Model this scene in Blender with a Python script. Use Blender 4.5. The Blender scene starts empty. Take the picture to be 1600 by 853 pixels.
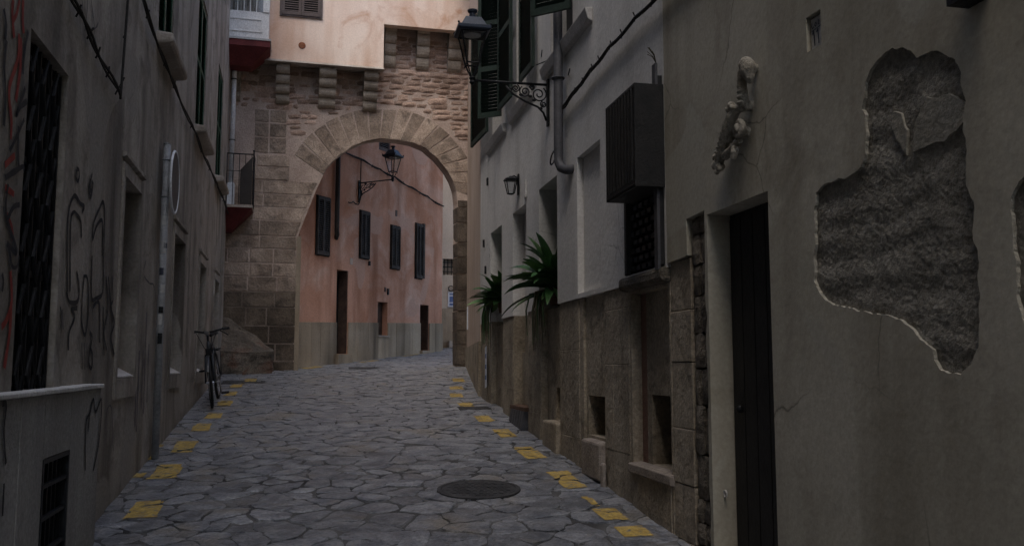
import bpy, bmesh, math, random
from mathutils import Vector, Matrix, noise
from mathutils.geometry import tessellate_polygon

rnd = random.Random(7)
SC = bpy.context.scene
COL = SC.collection
PI = math.pi
SLOPE = 0.086                                   # the lane climbs away from the camera


def gz(y):
    return SLOPE * max(-20.0, min(40.0, y))


# ------------------------------------------------------------------ camera
cam = bpy.data.cameras.new('camera')
cam.sensor_width = 36.0
cam.lens = 31.5
cam.clip_end = 600.0
camo = bpy.data.objects.new('camera', cam)
camo.location = (0, 0, 1.6)
camo.rotation_euler = (math.radians(90) + math.atan(144 / 1400.0), 0, 0)
COL.objects.link(camo)
SC.camera = camo

# ------------------------------------------------------------------ sky, sun, exposure
SUN_EL, SUN_AZ = 62.0, 195.0                    # azimuth clockwise from +Y: behind the camera, a little left
world = bpy.data.worlds.new('World')
SC.world = world
world.use_nodes = True
wn = world.node_tree.nodes
wl = world.node_tree.links
bg = wn['Background']
sky = wn.new('ShaderNodeTexSky')
sky.sky_type = 'NISHITA'
sky.sun_disc = False
sky.sun_elevation = math.radians(SUN_EL)
sky.sun_rotation = math.radians(SUN_AZ)
sky.air_density = 1.0
sky.dust_density = 2.5
sky.ozone_density = 0.8
wl.new(sky.outputs[0], bg.inputs[0])
bg.inputs[1].default_value = 0.15
sun = bpy.data.lights.new('sun', 'SUN')
sun.energy = 0.65
sun.angle = math.radians(45)
sun.color = (1.0, 0.95, 0.86)
suno = bpy.data.objects.new('sun', sun)
az, el = math.radians(SUN_AZ), math.radians(SUN_EL)
sdir = Vector((math.sin(az) * math.cos(el), math.cos(az) * math.cos(el), math.sin(el)))
suno.rotation_euler = sdir.to_track_quat('Z', 'Y').to_euler()
suno.location = (0, 0, 30)
COL.objects.link(suno)
vs = SC.view_settings
vs.view_transform = 'Standard'
vs.look = 'None'
vs.exposure = 1.0
vs.gamma = 1.0
vs.use_curve_mapping = False
SC.cycles.use_denoising = True
SC.cycles.use_adaptive_sampling = True
SC.cycles.adaptive_threshold = 0.03
SC.cycles.use_light_tree = False
SC.cycles.caustics_reflective = False
SC.cycles.caustics_refractive = False
SC.cycles.max_bounces = 4
SC.cycles.diffuse_bounces = 3
SC.cycles.glossy_bounces = 2
SC.cycles.transparent_max_bounces = 8
SC.cycles.sample_clamp_indirect = 4.0

# ------------------------------------------------------------------ materials
MATS = {}


def mat(name, c1, c2, scale=1.2, rough=0.9, bump=0.3, bscale=25.0, streak=None, fine=0.25,
        rand=0.0, metal=0.0, blotch=None, bump2=0.0, spec=0.3, crack=0.0, repair=None):
    """procedural surface: two colours by cloud noise, fine grain, vertical run marks, blotches, relief"""
    m = bpy.data.materials.new(name)
    m.use_nodes = True
    nt = m.node_tree
    N, K = nt.nodes, nt.links
    b = N['Principled BSDF']
    b.inputs['Roughness'].default_value = rough
    b.inputs['Metallic'].default_value = metal
    b.inputs['Specular IOR Level'].default_value = spec
    geo = N.new('ShaderNodeNewGeometry')

    def nz(s, detail=4.0, vec=(1, 1, 1), dist=0.0, r=0.55):
        mp = N.new('ShaderNodeMapping')
        mp.inputs['Scale'].default_value = vec
        K.new(geo.outputs['Position'], mp.inputs['Vector'])
        n = N.new('ShaderNodeTexNoise')
        n.inputs['Scale'].default_value = s
        n.inputs['Detail'].default_value = detail
        n.inputs['Roughness'].default_value = r
        n.inputs['Distortion'].default_value = dist
        K.new(mp.outputs[0], n.inputs['Vector'])
        return n.outputs['Fac']

    def ramp(fac, a, c, lo=0.35, hi=0.65):
        r = N.new('ShaderNodeValToRGB')
        r.color_ramp.elements[0].position = lo
        r.color_ramp.elements[1].position = hi
        r.color_ramp.elements[0].color = (*a, 1)
        r.color_ramp.elements[1].color = (*c, 1)
        K.new(fac, r.inputs[0])
        return r.outputs[0]

    def mix(fac, a, c, mode='MIX'):
        x = N.new('ShaderNodeMix')
        x.data_type = 'RGBA'
        x.blend_type = mode
        if isinstance(fac, float):
            x.inputs[0].default_value = fac
        else:
            K.new(fac, x.inputs[0])
        for sock, v in ((x.inputs[6], a), (x.inputs[7], c)):
            if isinstance(v, tuple):
                sock.default_value = (*v, 1)
            else:
                K.new(v, sock)
        return x.outputs[2]
    col = ramp(nz(scale, 3.0, dist=0.4), c1, c2)
    if blotch:
        bc, bs, lo, hi = blotch
        col = mix(ramp(nz(bs, 4.0, dist=0.8, r=0.65), (0, 0, 0), (1, 1, 1), lo, hi), col, bc)
    if streak:
        sc, amt = streak[0], streak[1]
        f = ramp(nz(2.2, 3.0, (1, 1, 0.12)), (0, 0, 0), (amt, amt, amt), 0.45, 0.75)
        col = mix(f, col, sc)
    if repair:                                  # patches of later render with a firm edge
        col = mix(ramp(nz(0.55, 2.0, dist=1.2), (0, 0, 0), (.8, .8, .8), .60, .612), col, repair)
    if crack:                                   # a few wandering hairline cracks
        wv = N.new('ShaderNodeMixRGB')
        wv.blend_type = 'ADD'
        wv.inputs[0].default_value = .22
        K.new(geo.outputs['Position'], wv.inputs[1])
        nn = N.new('ShaderNodeTexNoise')
        nn.inputs['Scale'].default_value = 3.5
        nn.inputs['Detail'].default_value = 4
        K.new(geo.outputs['Position'], nn.inputs['Vector'])
        K.new(nn.outputs['Color'], wv.inputs[2])
        vo = N.new('ShaderNodeTexVoronoi')
        vo.feature = 'DISTANCE_TO_EDGE'
        vo.inputs['Scale'].default_value = .75
        K.new(wv.outputs[0], vo.inputs['Vector'])
        line = ramp(vo.outputs['Distance'], (1, 1, 1), (0, 0, 0), .0015, .0045)
        mask = ramp(nz(0.9, 1.0), (0, 0, 0), (crack, crack, crack), .52, .60)
        ml = mix(1.0, line, mask, 'MULTIPLY')
        col = mix(ml, col, tuple(v * .35 for v in c1))
    if rand:
        oi = N.new('ShaderNodeObjectInfo')
        col = mix(1.0, col, ramp(oi.outputs['Random'], (1 - rand, 1 - rand * 1.05, 1 - rand * 1.15),
                                 (1 + rand, 1 + rand * 0.95, 1 + rand * 0.85), 0.0, 1.0), 'MULTIPLY')
    g = ramp(nz(38.0, 3.0, r=0.7), (1 - fine,) * 3, (1 + fine * 0.6,) * 3, 0.3, 0.7)
    col = mix(1.0, col, g, 'MULTIPLY')
    K.new(col, b.inputs['Base Color'])
    if bump:
        bp = N.new('ShaderNodeBump')
        bp.inputs['Strength'].default_value = bump
        bp.inputs['Distance'].default_value = 0.02
        h = nz(bscale, 3.0, r=0.65)
        if bump2:
            ad = N.new('ShaderNodeMath')
            ad.operation = 'MULTIPLY_ADD'
            K.new(nz(bscale * 0.12, 2.0), ad.inputs[0])
            ad.inputs[1].default_value = bump2
            K.new(h, ad.inputs[2])
            h = ad.outputs[0]
        K.new(h, bp.inputs['Height'])
        K.new(bp.outputs[0], b.inputs['Normal'])
    MATS[name] = m
    return m


# plasters
mat('plaster_left', (.345, .31, .265), (.46, .42, .37), 1.1, .92, .25, 22, ((.12, .105, .09), 1.0), .22, blotch=((.21, .188, .16), 2.6, .5, .7), crack=.6, repair=(.33, .305, .27))
mat('plaster_white', (.56, .545, .52), (.66, .645, .62), 0.7, .92, .25, 16, ((.36, .345, .32), .55), .16, bump2=1.2, blotch=((.49, .475, .45), 1.8, .55, .8), crack=.6)
mat('plaster_beige', (.36, .335, .268), (.46, .43, .355), 0.9, .92, .14, 12, ((.225, .198, .148), .75), .14, bump2=1.5, blotch=((.29, .262, .203), 1.7, .5, .74), crack=.8, repair=(.40, .378, .315))
mat('plaster_edge', (.25, .232, .188), (.37, .345, .285), 22, .95, .5, 40)
mat('plaster_old', (.25, .232, .19), (.32, .298, .247), 3, .92, .35, 30)
mat('rubble_mortar', (.185, .172, .144), (.27, .252, .213), 6, .97, .4, 60, fine=.4)
mat('plaster_pink', (.45, .215, .13), (.59, .33, .23), 0.9, .92, .3, 18, ((.28, .125, .072), .95), .2, blotch=((.64, .43, .335), 1.0, .48, .7), repair=(.52, .33, .25))
mat('plaster_strip', (.42, .325, .26), (.50, .405, .335), 0.8, .92, .25, 18, ((.31, .24, .185), .5), .15)
mat('plaster_bay', (.70, .52, .41), (.83, .69, .58), 0.7, .92, .2, 18, ((.55, .33, .215), .85), .10, blotch=((.56, .34, .23), 1.5, .56, .74))
mat('plaster_far', (.50, .42, .33), (.58, .50, .42), 0.8, .92, .25, 18, ((.34, .27, .2), .5), .15)
mat('dado', (.265, .222, .165), (.37, .316, .243), 2.2, .95, .6, 16, ((.14, .115, .085), .65), .35, bump2=2.0, blotch=((.155, .13, .098), 4.0, .53, .70))
mat('dado_red', (.15, .085, .065), (.2, .12, .09), 2, .95, .5, 20)
mat('concrete', (.30, .29, .27), (.38, .37, .345), 1.2, .93, .35, 60, ((.19, .18, .17), .6), .25)
mat('concrete_top', (.55, .54, .52), (.66, .65, .63), 2, .9, .3, 40)
mat('plinth', (.30, .24, .17), (.40, .33, .25), 1.0, .93, .3, 25, ((.11, .09, .068), .95), .2, rand=.18)
# stones
mat('mortar', (.43, .33, .27), (.56, .45, .38), 2.5, .96, .6, 30)
mat('ashlar', (.295, .23, .182), (.45, .36, .292), 3.2, .95, .9, 22, None, .4, rand=.24, blotch=((.165, .132, .108), 3.0, .52, .70), bump2=2)
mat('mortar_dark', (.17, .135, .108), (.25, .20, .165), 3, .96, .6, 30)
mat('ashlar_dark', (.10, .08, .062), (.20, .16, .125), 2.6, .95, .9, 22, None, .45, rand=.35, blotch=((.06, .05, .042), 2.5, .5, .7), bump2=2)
mat('rubble', (.32, .222, .172), (.49, .36, .29), 4, .95, .9, 30, None, .35, rand=.3)
mat('corbel', (.31, .26, .205), (.45, .385, .31), 4, .93, .6, 24, ((.14, .12, .095), .7), .3)
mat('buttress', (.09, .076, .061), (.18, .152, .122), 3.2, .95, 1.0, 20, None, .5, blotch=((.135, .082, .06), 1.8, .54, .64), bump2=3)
mat('rough_stone', (.085, .075, .06), (.19, .165, .135), 7, .97, 1.0, 25, None, .4, rand=.25, bump2=2)
mat('paver', (.110, .119, .140), (.250, .258, .279), 6.0, .40, 1.0, 30, None, .5, rand=.24, bump2=3, spec=.5, blotch=((.205, .19, .17), 1.6, .54, .70))  # bluish tone puts the cool sky sheen into the stone colour
mat('paver_bed', (.03, .03, .031), (.15, .148, .145), 1.8, .85, .5, 40)
mat('ground', (.10, .095, .09), (.14, .135, .13), .5, .95, .3, 10)
mat('carved', (.23, .207, .165), (.33, .30, .245), 14, .9, .6, 60)
mat('sill_stone', (.36, .31, .26), (.46, .41, .36), 3, .92, .4, 30, ((.2, .17, .14), .6))
mat('sill_base', (.22, .185, .155), (.31, .265, .225), 3, .92, .5, 30, ((.12, .1, .085), .6))
mat('sill_pale', (.47, .45, .43), (.55, .53, .51), 3, .9, .3, 30)
mat('yellow_paint', (.38, .26, .07), (.50, .355, .10), 9, .75, .4, 40, blotch=((.165, .162, .155), 16.0, .52, .64), fine=.45)
# wood, metal, other
mat('wood_black', (.011, .011, .012), (.02, .019, .019), 6, .6, .2, 30)
mat('iron', (.010, .011, .013), (.018, .019, .021), 8, .55, .2, 40, metal=.3)
mat('manhole_iron', (.035, .035, .036), (.065, .065, .066), 12, .6, .4, 40, metal=.2)
mat('box_dark', (.009, .009, .009), (.018, .017, .016), 8, .6, .3, 40)
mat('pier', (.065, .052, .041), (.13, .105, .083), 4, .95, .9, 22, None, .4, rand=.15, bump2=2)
mat('dark_brown', (.05, .032, .024), (.085, .055, .042), 6, .8, .3, 30)
mat('lamp_blue', (.022, .030, .048), (.032, .042, .062), 8, .42, .05, 30, metal=.2)
mat('shutter_green', (.010, .022, .016), (.02, .036, .028), 5, .6, .15, 40)
mat('green_bright', (.012, .055, .032), (.02, .075, .045), 5, .6, .15, 40)
mat('shutter_brown', (.085, .065, .06), (.125, .098, .09), 5, .75, .2, 40)
mat('shutter_grey', (.035, .03, .028), (.06, .052, .048), 5, .75, .2, 40)
mat('pipe_grey', (.05, .05, .056), (.08, .08, .087), 4, .6, .1, 30)
mat('pole_steel', (.27, .275, .28), (.36, .365, .37), 6, .5, .15, 40, metal=.1)
mat('pipe_white', (.72, .74, .77), (.82, .84, .86), 3, .6, .1, 30)
mat('pipe_dark', (.03, .025, .022), (.05, .042, .036), 3, .7, .1, 30)
mat('white_paint', (.74, .71, .67), (.82, .80, .77), 2, .6, .1, 30)
mat('red_paint', (.11, .022, .022), (.17, .036, .036), 3, .75, .2, 30)
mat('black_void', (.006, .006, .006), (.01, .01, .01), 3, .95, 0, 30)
mat('cable', (.015, .014, .014), (.03, .028, .026), 8, .8, .2, 40)
mat('rubber', (.008, .008, .009), (.014, .014, .015), 8, .7, .1, 40)
mat('chrome', (.42, .43, .45), (.5, .5, .52), 8, .3, 0, 40, metal=1.0)
mat('bike_paint', (.022, .025, .03), (.03, .034, .04), 8, .35, 0, 40)
mat('leaf', (.022, .07, .02), (.05, .125, .038), 6, .42, .2, 40, rand=.35, spec=.5)
mat('leaf_pale', (.065, .135, .04), (.11, .19, .065), 6, .5, .2, 40, rand=.25)
mat('leaf_dry', (.05, .045, .025), (.08, .07, .04), 6, .8, .2, 40)
mat('clay', (.10, .06, .04), (.14, .085, .06), 6, .9, .2, 40)
mat('graf_black', (.016, .016, .02), (.04, .038, .04), 14, .8, 0, 40)
mat('graf_thin', (.075, .07, .075), (.13, .12, .12), 14, .8, 0, 40)
mat('graf_red', (.26, .035, .025), (.36, .06, .04), 14, .8, 0, 40)
mat('graf_purple', (.125, .105, .13), (.19, .165, .18), 14, .85, 0, 40)
mat('tile_white', (.42, .41, .39), (.5, .49, .47), 6, .4, 0, 40, spec=.5)
mat('tile_ink', (.03, .035, .06), (.05, .055, .08), 6, .5, 0, 40)
mat('poster', (.62, .66, .72), (.7, .73, .78), 6, .7, 0, 40)
mat('poster_ink', (.08, .13, .30), (.14, .2, .38), 6, .7, 0, 40)
mat('roof_tile', (.25, .15, .10), (.34, .22, .15), 3, .95, .5, 20)
mat('rust', (.20, .07, .035), (.29, .12, .06), 18, .9, .4, 60)
mat('sign_back', (.40, .42, .43), (.47, .49, .5), 6, .5, .1, 30, metal=.3)
mat('reflector', (.30, .30, .31), (.36, .36, .37), 6, .3, 0, 30)
mat('curtain', (.42, .39, .37), (.54, .50, .48), 9, .9, .3, 14)


def glass_mat():
    m = bpy.data.materials.new('lamp_glass')
    m.use_nodes = True
    N, K = m.node_tree.nodes, m.node_tree.links
    N.remove(N['Principled BSDF'])
    t = N.new('ShaderNodeBsdfTransparent')
    t.inputs[0].default_value = (.86, .87, .87, 1)
    g = N.new('ShaderNodeBsdfGlossy')
    g.inputs['Roughness'].default_value = .08
    x = N.new('ShaderNodeMixShader')
    x.inputs[0].default_value = .05
    K.new(t.outputs[0], x.inputs[1])
    K.new(g.outputs[0], x.inputs[2])
    K.new(x.outputs[0], N['Material Output'].inputs[0])
    MATS['lamp_glass'] = m


glass_mat()


# ------------------------------------------------------------------ object helpers
def tag(o, label=None, cat=None, group=None, kind=None):
    if label:
        o['label'] = label
    if cat:
        o['category'] = cat
    if group:
        o['group'] = group
    if kind:
        o['kind'] = kind
    return o


def empty(name, loc, rz=0.0, label=None, cat=None, group=None, kind=None):
    o = bpy.data.objects.new(name, None)
    o.empty_display_size = 0.2
    o.location = loc
    o.rotation_euler = (0, 0, rz)
    COL.objects.link(o)
    return tag(o, label, cat, group, kind)


class Frame:
    """a house front: s metres along it, d metres out of it towards the lane, z world height"""

    def __init__(self, name, label, cat, a, e, out):
        self.a, self.out = a, out
        n = math.hypot(*e)
        self.e = (e[0] / n, e[1] / n)
        self.zb = gz(a[1])
        self.root = empty(name, (a[0], a[1], self.zb), math.atan2(e[1], e[0]), label, cat)

    def p(self, s, d, z):
        return Vector((s, self.out * d, z - self.zb))

    def w(self, s, d, z):                       # world point
        ex, ey = self.e
        nx, ny = -ey * self.out, ex * self.out
        return Vector((self.a[0] + ex * s + nx * d, self.a[1] + ey * s + ny * d, z))


def ident(x, y, z):
    return Vector((x, y, z))


class MB:
    def __init__(self, p=ident):
        self.v, self.f, self.mi, self.p, self.m = [], [], [], p, 0

    def vert(self, *c):
        self.v.append(self.p(*c))
        return len(self.v) - 1

    def face(self, *ix):
        self.f.append(tuple(ix))
        self.mi.append(self.m)

    def box(self, x0, x1, y0, y1, z0, z1):
        i = [self.vert(x, y, z) for x in (x0, x1) for y in (y0, y1) for z in (z0, z1)]
        for q in ((0, 1, 3, 2), (4, 6, 7, 5), (0, 4, 5, 1), (2, 3, 7, 6), (0, 2, 6, 4), (1, 5, 7, 3)):
            self.face(*(i[k] for k in q))
        return self

    def hexa(self, pts):                        # 8 points, box order as above
        i = [self.vert(*c) for c in pts]
        for q in ((0, 1, 3, 2), (4, 6, 7, 5), (0, 4, 5, 1), (2, 3, 7, 6), (0, 2, 6, 4), (1, 5, 7, 3)):
            self.face(*(i[k] for k in q))
        return self

    def prism(self, poly, d0, d1, axis='sz', shift=0.0):
        """poly in (s,z) extruded d0..d1, or with axis 'dz' poly in (d,z) extruded along s"""
        def c(a, b, t, sh=0.0):
            return (a + sh, t, b) if axis == 'sz' else (t, a, b)
        A = [self.vert(*c(a, b, d0)) for a, b in poly]
        B = [self.vert(*c(a, b, d1, shift)) for a, b in poly]
        for t in tessellate_polygon([[Vector((a, b, 0)) for a, b in poly]]):
            self.face(*(A[k] for k in t))
            self.face(*(B[k] for k in reversed(t)))
        n = len(poly)
        for k in range(n):
            self.face(A[k], A[(k + 1) % n], B[(k + 1) % n], B[k])
        return self

    def tube(self, path, r, n=8, caps=True):
        P = [self.p(*c) for c in path]
        rs = r if isinstance(r, (list, tuple)) else [r] * len(P)
        rings = []
        prev = None
        for k, c in enumerate(P):
            t = (P[min(k + 1, len(P) - 1)] - P[max(k - 1, 0)]).normalized()
            if prev is None:
                ref = Vector((0, 0, 1)) if abs(t.z) < .9 else Vector((1, 0, 0))
                u = t.cross(ref).normalized()
            else:
                u = (prev - t * prev.dot(t)).normalized()
            prev = u
            w = t.cross(u)
            ring = []
            for j in range(n):
                a = 2 * PI * j / n
                self.v.append(c + (u * math.cos(a) + w * math.sin(a)) * rs[k])
                ring.append(len(self.v) - 1)
            rings.append(ring)
        for a, b in zip(rings, rings[1:]):
            for j in range(n):
                self.face(a[j], a[(j + 1) % n], b[(j + 1) % n], b[j])
        if caps:
            self.face(*reversed(rings[0]))
            self.face(*rings[-1])
        return self

    def torus(self, c, ax, R, r, n=28, m=6):
        ax = Vector(ax).normalized()
        u = ax.orthogonal().normalized()
        w = ax.cross(u)
        c = Vector(c)
        base = len(self.v)
        for i in range(n):
            a = 2 * PI * i / n
            d = u * math.cos(a) + w * math.sin(a)
            for j in range(m):
                b = 2 * PI * j / m
                self.v.append(c + d * (R + r * math.cos(b)) + ax * (r * math.sin(b)))
        for i in range(n):
            for j in range(m):
                q = lambda I, J: base + (I % n) * m + J % m
                self.face(q(i, j), q(i + 1, j), q(i + 1, j + 1), q(i, j + 1))
        return self

    def lathe(self, c, prof, n=16, sq=None):
        """prof [(r,z)] about the vertical through c; sq = 4 for a square section"""
        n = sq or n
        off = PI / 4 if sq == 4 else 0
        k2 = math.sqrt(2) if sq == 4 else 1
        rings = []
        for r, z in prof:
            rings.append([self.vert(c[0] + math.cos(2 * PI * j / n + off) * r * k2, c[1] + math.sin(2 * PI * j / n + off) * r * k2, c[2] + z) for j in range(n)])
        for a, b in zip(rings, rings[1:]):
            for j in range(n):
                self.face(a[j], a[(j + 1) % n], b[(j + 1) % n], b[j])
        self.face(*reversed(rings[0]))
        self.face(*rings[-1])
        return self

    def ball(self, c, r, n=8, m=6, sc=(1, 1, 1)):
        c = self.p(*c)
        rings = []
        for i in range(1, m):
            t = PI * i / m
            ring = []
            for j in range(n):
                a = 2 * PI * j / n
                self.v.append(c + Vector((math.sin(t) * math.cos(a) * sc[0], math.sin(t) * math.sin(a) * sc[1], math.cos(t) * sc[2])) * r)
                ring.append(len(self.v) - 1)
            rings.append(ring)
        self.v.append(c + Vector((0, 0, r * sc[2])))
        top = len(self.v) - 1
        self.v.append(c - Vector((0, 0, r * sc[2])))
        bot = len(self.v) - 1
        for j in range(n):
            self.face(top, rings[0][j], rings[0][(j + 1) % n])
            self.face(bot, rings[-1][(j + 1) % n], rings[-1][j])
        for a, b in zip(rings, rings[1:]):
            for j in range(n):
                self.face(a[j], b[j], b[(j + 1) % n], a[(j + 1) % n])
        return self

    def ribbon(self, pts, w, d):
        """flat painted stroke in the (s,z) plane of a wall at d"""
        n = len(pts)
        P = [Vector((a, b)) for a, b in pts]
        fine = []
        for k in range(n - 1):                  # Catmull-Rom
            p0, p1, p2, p3 = P[max(k - 1, 0)], P[k], P[k + 1], P[min(k + 2, n - 1)]
            for j in range(6):
                t = j / 6
                fine.append(.5 * ((2 * p1) + (p2 - p0) * t + (2 * p0 - 5 * p1 + 4 * p2 - p3) * t * t + (3 * p1 - p0 - 3 * p2 + p3) * t ** 3))
        fine.append(P[-1])
        prev = None
        for k, c in enumerate(fine):
            t = fine[min(k + 1, len(fine) - 1)] - fine[max(k - 1, 0)]
            if t.length < 1e-6:
                continue
            nn = Vector((-t.y, t.x)).normalized() * (w * .5 * (.8 + .4 * noise.noise(Vector((c.x * 9, c.y * 9, 3)))))
            a, b = self.vert(c.x + nn.x, d, c.y + nn.y), self.vert(c.x - nn.x, d, c.y - nn.y)
            if prev:
                self.face(prev[0], prev[1], b, a)
            prev = (a, b)
        return self

    def mesh(self, name, mats, smooth=False, fix=True):
        me = bpy.data.meshes.new(name)
        me.from_pydata([tuple(v) for v in self.v], [], self.f)
        if isinstance(mats, str):
            mats = [mats]
        for m in mats:
            me.materials.append(MATS[m])
        me.polygons.foreach_set('material_index', self.mi)
        if fix:
            bm = bmesh.new()
            bm.from_mesh(me)
            bmesh.ops.recalc_face_normals(bm, faces=bm.faces[:])
            bm.to_mesh(me)
            bm.free()
        if smooth:
            me.polygons.foreach_set('use_smooth', [True] * len(me.polygons))
        me.update()
        return me

    def build(self, name, mats, parent=None, smooth=False, bevel=0.0, fix=True, label=None, kind=None):
        o = bpy.data.objects.new(name, self.mesh(name, mats, smooth, fix))
        COL.objects.link(o)
        if parent:
            o.parent = parent
        if bevel:
            b = o.modifiers.new('bevel', 'BEVEL')
            b.width = bevel
            b.segments = 2
            b.limit_method = 'ANGLE'
        if label:
            o['label'] = label
        if kind:
            o['kind'] = kind
        return o


def put(name, me, parent, loc, rot=(0, 0, 0), sc=(1, 1, 1)):
    o = bpy.data.objects.new(name, me)
    COL.objects.link(o)
    o.parent = parent
    o.location = loc
    o.rotation_euler = rot
    o.scale = sc
    return o


def copy_tree(o, parent=None):
    c = o.copy()
    COL.objects.link(c)
    if parent:
        c.parent = parent
    for ch in [x for x in o.children]:
        copy_tree(ch, c)
    return c


def grid_wall(fr, s0, s1, z0, z1, bands, regions, mats, endd=-.55):
    """a rectilinear front: bands (z_from, d, material) bottom up, regions (s0,s1,z0,z1,d,material) cut or raise"""
    S = sorted({s0, s1, *[r[0] for r in regions], *[r[1] for r in regions]})
    Z = sorted({z0, z1, *[b[0] for b in bands[1:]], *[r[2] for r in regions], *[r[3] for r in regions]})
    S = [x for x in S if s0 <= x <= s1]
    Z = [x for x in Z if z0 <= x <= z1]
    mb = MB(fr.p)

    def cell(i, j):
        if i < 0 or j < 0 or i >= len(S) - 1 or j >= len(Z) - 1:
            return None
        cs, cz = (S[i] + S[i + 1]) / 2, (Z[j] + Z[j + 1]) / 2
        v = None
        for b in bands:
            if cz >= b[0]:
                v = (b[1], b[2])
        for r in regions:
            if r[0] < cs < r[1] and r[2] < cz < r[3]:
                v = (r[4], r[5])
        return v
    for i in range(len(S) - 1):
        for j in range(len(Z) - 1):
            d, m = cell(i, j)
            a, b, c, e = S[i], S[i + 1], Z[j], Z[j + 1]
            mb.m = m
            mb.face(mb.vert(a, d, c), mb.vert(b, d, c), mb.vert(b, d, e), mb.vert(a, d, e))
            R = cell(i + 1, j) or (endd, m)
            if abs(R[0] - d) > 1e-6:
                mb.m = m if d > R[0] else R[1]
                mb.face(mb.vert(b, d, c), mb.vert(b, R[0], c), mb.vert(b, R[0], e), mb.vert(b, d, e))
            T = cell(i, j + 1) or (endd, m)
            if abs(T[0] - d) > 1e-6:
                mb.m = m if d > T[0] else T[1]
                mb.face(mb.vert(a, d, e), mb.vert(b, d, e), mb.vert(b, T[0], e), mb.vert(a, T[0], e))
            if i == 0:
                mb.m = m
                mb.face(mb.vert(a, d, c), mb.vert(a, d, e), mb.vert(a, endd, e), mb.vert(a, endd, c))
    return mb.build('wall', mats, fr.root, fix=False)


def mass(fr, s0, s1, z0, z1, depth, m, eave=.3, near=-.55):
    """side and back walls and the roof of a house behind its front"""
    MB(fr.p).box(s0, s1, -depth, near, z0, z1).build('side_wall', m, fr.root)
    mb = MB(fr.p)
    mb.hexa([(s0 - .05, -depth - .1, z1 + .004), (s0 - .05, -depth - .1, z1 + .6), (s0 - .05, eave, z1 + .004), (s0 - .05, eave, z1 + .11),
             (s1 + .05, -depth - .1, z1 + .004), (s1 + .05, -depth - .1, z1 + .6), (s1 + .05, eave, z1 + .004), (s1 + .05, eave, z1 + .11)])
    mb.build('roof', 'roof_tile', fr.root)


SLAT = {}


def leaf(parent, loc, rz, w, h, m, n, single=True, panes=1, name='shutter', tilt=.65, closed_back=False):
    """a louvred shutter leaf: x 0..w, z 0..h; slats single sub-parts or joined"""
    st, th = min(.05, w * .14), .018
    mb = MB()
    mb.box(0, st, -th, th, 0, h).box(w - st, w, -th, th, 0, h)
    rails = [0 + k * (h - .07) / panes for k in range(panes + 1)]
    for k, z in enumerate(rails):
        mb.box(st, w - st, -th + .002, th - .002, z, z + .07)
    o = mb.build(name, m, parent)
    o.location = loc
    o.rotation_euler = (0, 0, rz)
    L = w - 2 * st
    hh = .026
    sl = MB()
    ys, zs = math.cos(tilt) * hh * .62, math.sin(tilt) * hh * .9
    sl.hexa([(0, -ys - .002, -zs), (0, -ys + .002, -zs + .004), (0, ys - .002, zs), (0, ys + .002, zs + .004),
             (L, -ys - .002, -zs), (L, -ys + .002, -zs + .004), (L, ys - .002, zs), (L, ys + .002, zs + .004)])
    big = MB()
    for a, b in zip(rails, rails[1:]):
        cnt = max(3, int(round(n / panes)))
        for k in range(cnt):
            z = a + .07 + (b - a - .07) * (k + .5) / cnt
            if single:
                key = (round(L, 3), m)
                if key not in SLAT:
                    SLAT[key] = sl.mesh('slat', m)
                put('slat', SLAT[key], o, (st, 0, z))
            else:
                base = len(big.v)
                big.v += [v + Vector((st, 0, z)) for v in sl.v]
                big.f += [tuple(i + base for i in q) for q in sl.f]
                big.mi += [0] * len(sl.f)
    if not single:
        big.build('louvres', m, o, kind='stuff')
    if closed_back:
        MB().box(st * .5, w - st * .5, th * .2, th * .6, .01, h - .01).build('backing', 'black_void', o)
    return o


def blockmesh(seed, w, h, d, j=.012, name='stone'):
    """rounded rough block about the origin, x -w/2..w/2, z -h/2..h/2, y 0 (front) to d (back)"""
    r = random.Random(seed)
    mb = MB()
    n = 3
    idx = {}
    for a in range(n + 1):
        for b in range(n + 1):
            x, z = (a / n - .5), (b / n - .5)
            edge = max(abs(x), abs(z)) > .49
            cor = abs(x) > .49 and abs(z) > .49
            k = .93 if cor else 1.0
            idx[a, b] = mb.vert(x * w * k + r.uniform(-j, j), (d * .45 if edge else 0) + r.uniform(-j, j) * .5, z * h * k + r.uniform(-j, j) * min(1, h * 4))
    for a in range(n):
        for b in range(n):
            mb.face(idx[a, b], idx[a + 1, b], idx[a + 1, b + 1], idx[a, b + 1])
    ring = [(a, 0) for a in range(n)] + [(n, b) for b in range(n)] + [(a, n) for a in range(n, 0, -1)] + [(0, b) for b in range(n, 0, -1)]
    back = []
    for q in ring:
        v = mb.v[idx[q]]
        mb.v.append(Vector((v.x, d, v.z)))
        back.append(len(mb.v) - 1)
    for k in range(len(ring)):
        k2 = (k + 1) % len(ring)
        mb.face(idx[ring[k]], back[k], back[k2], idx[ring[k2]])
    return mb


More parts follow.
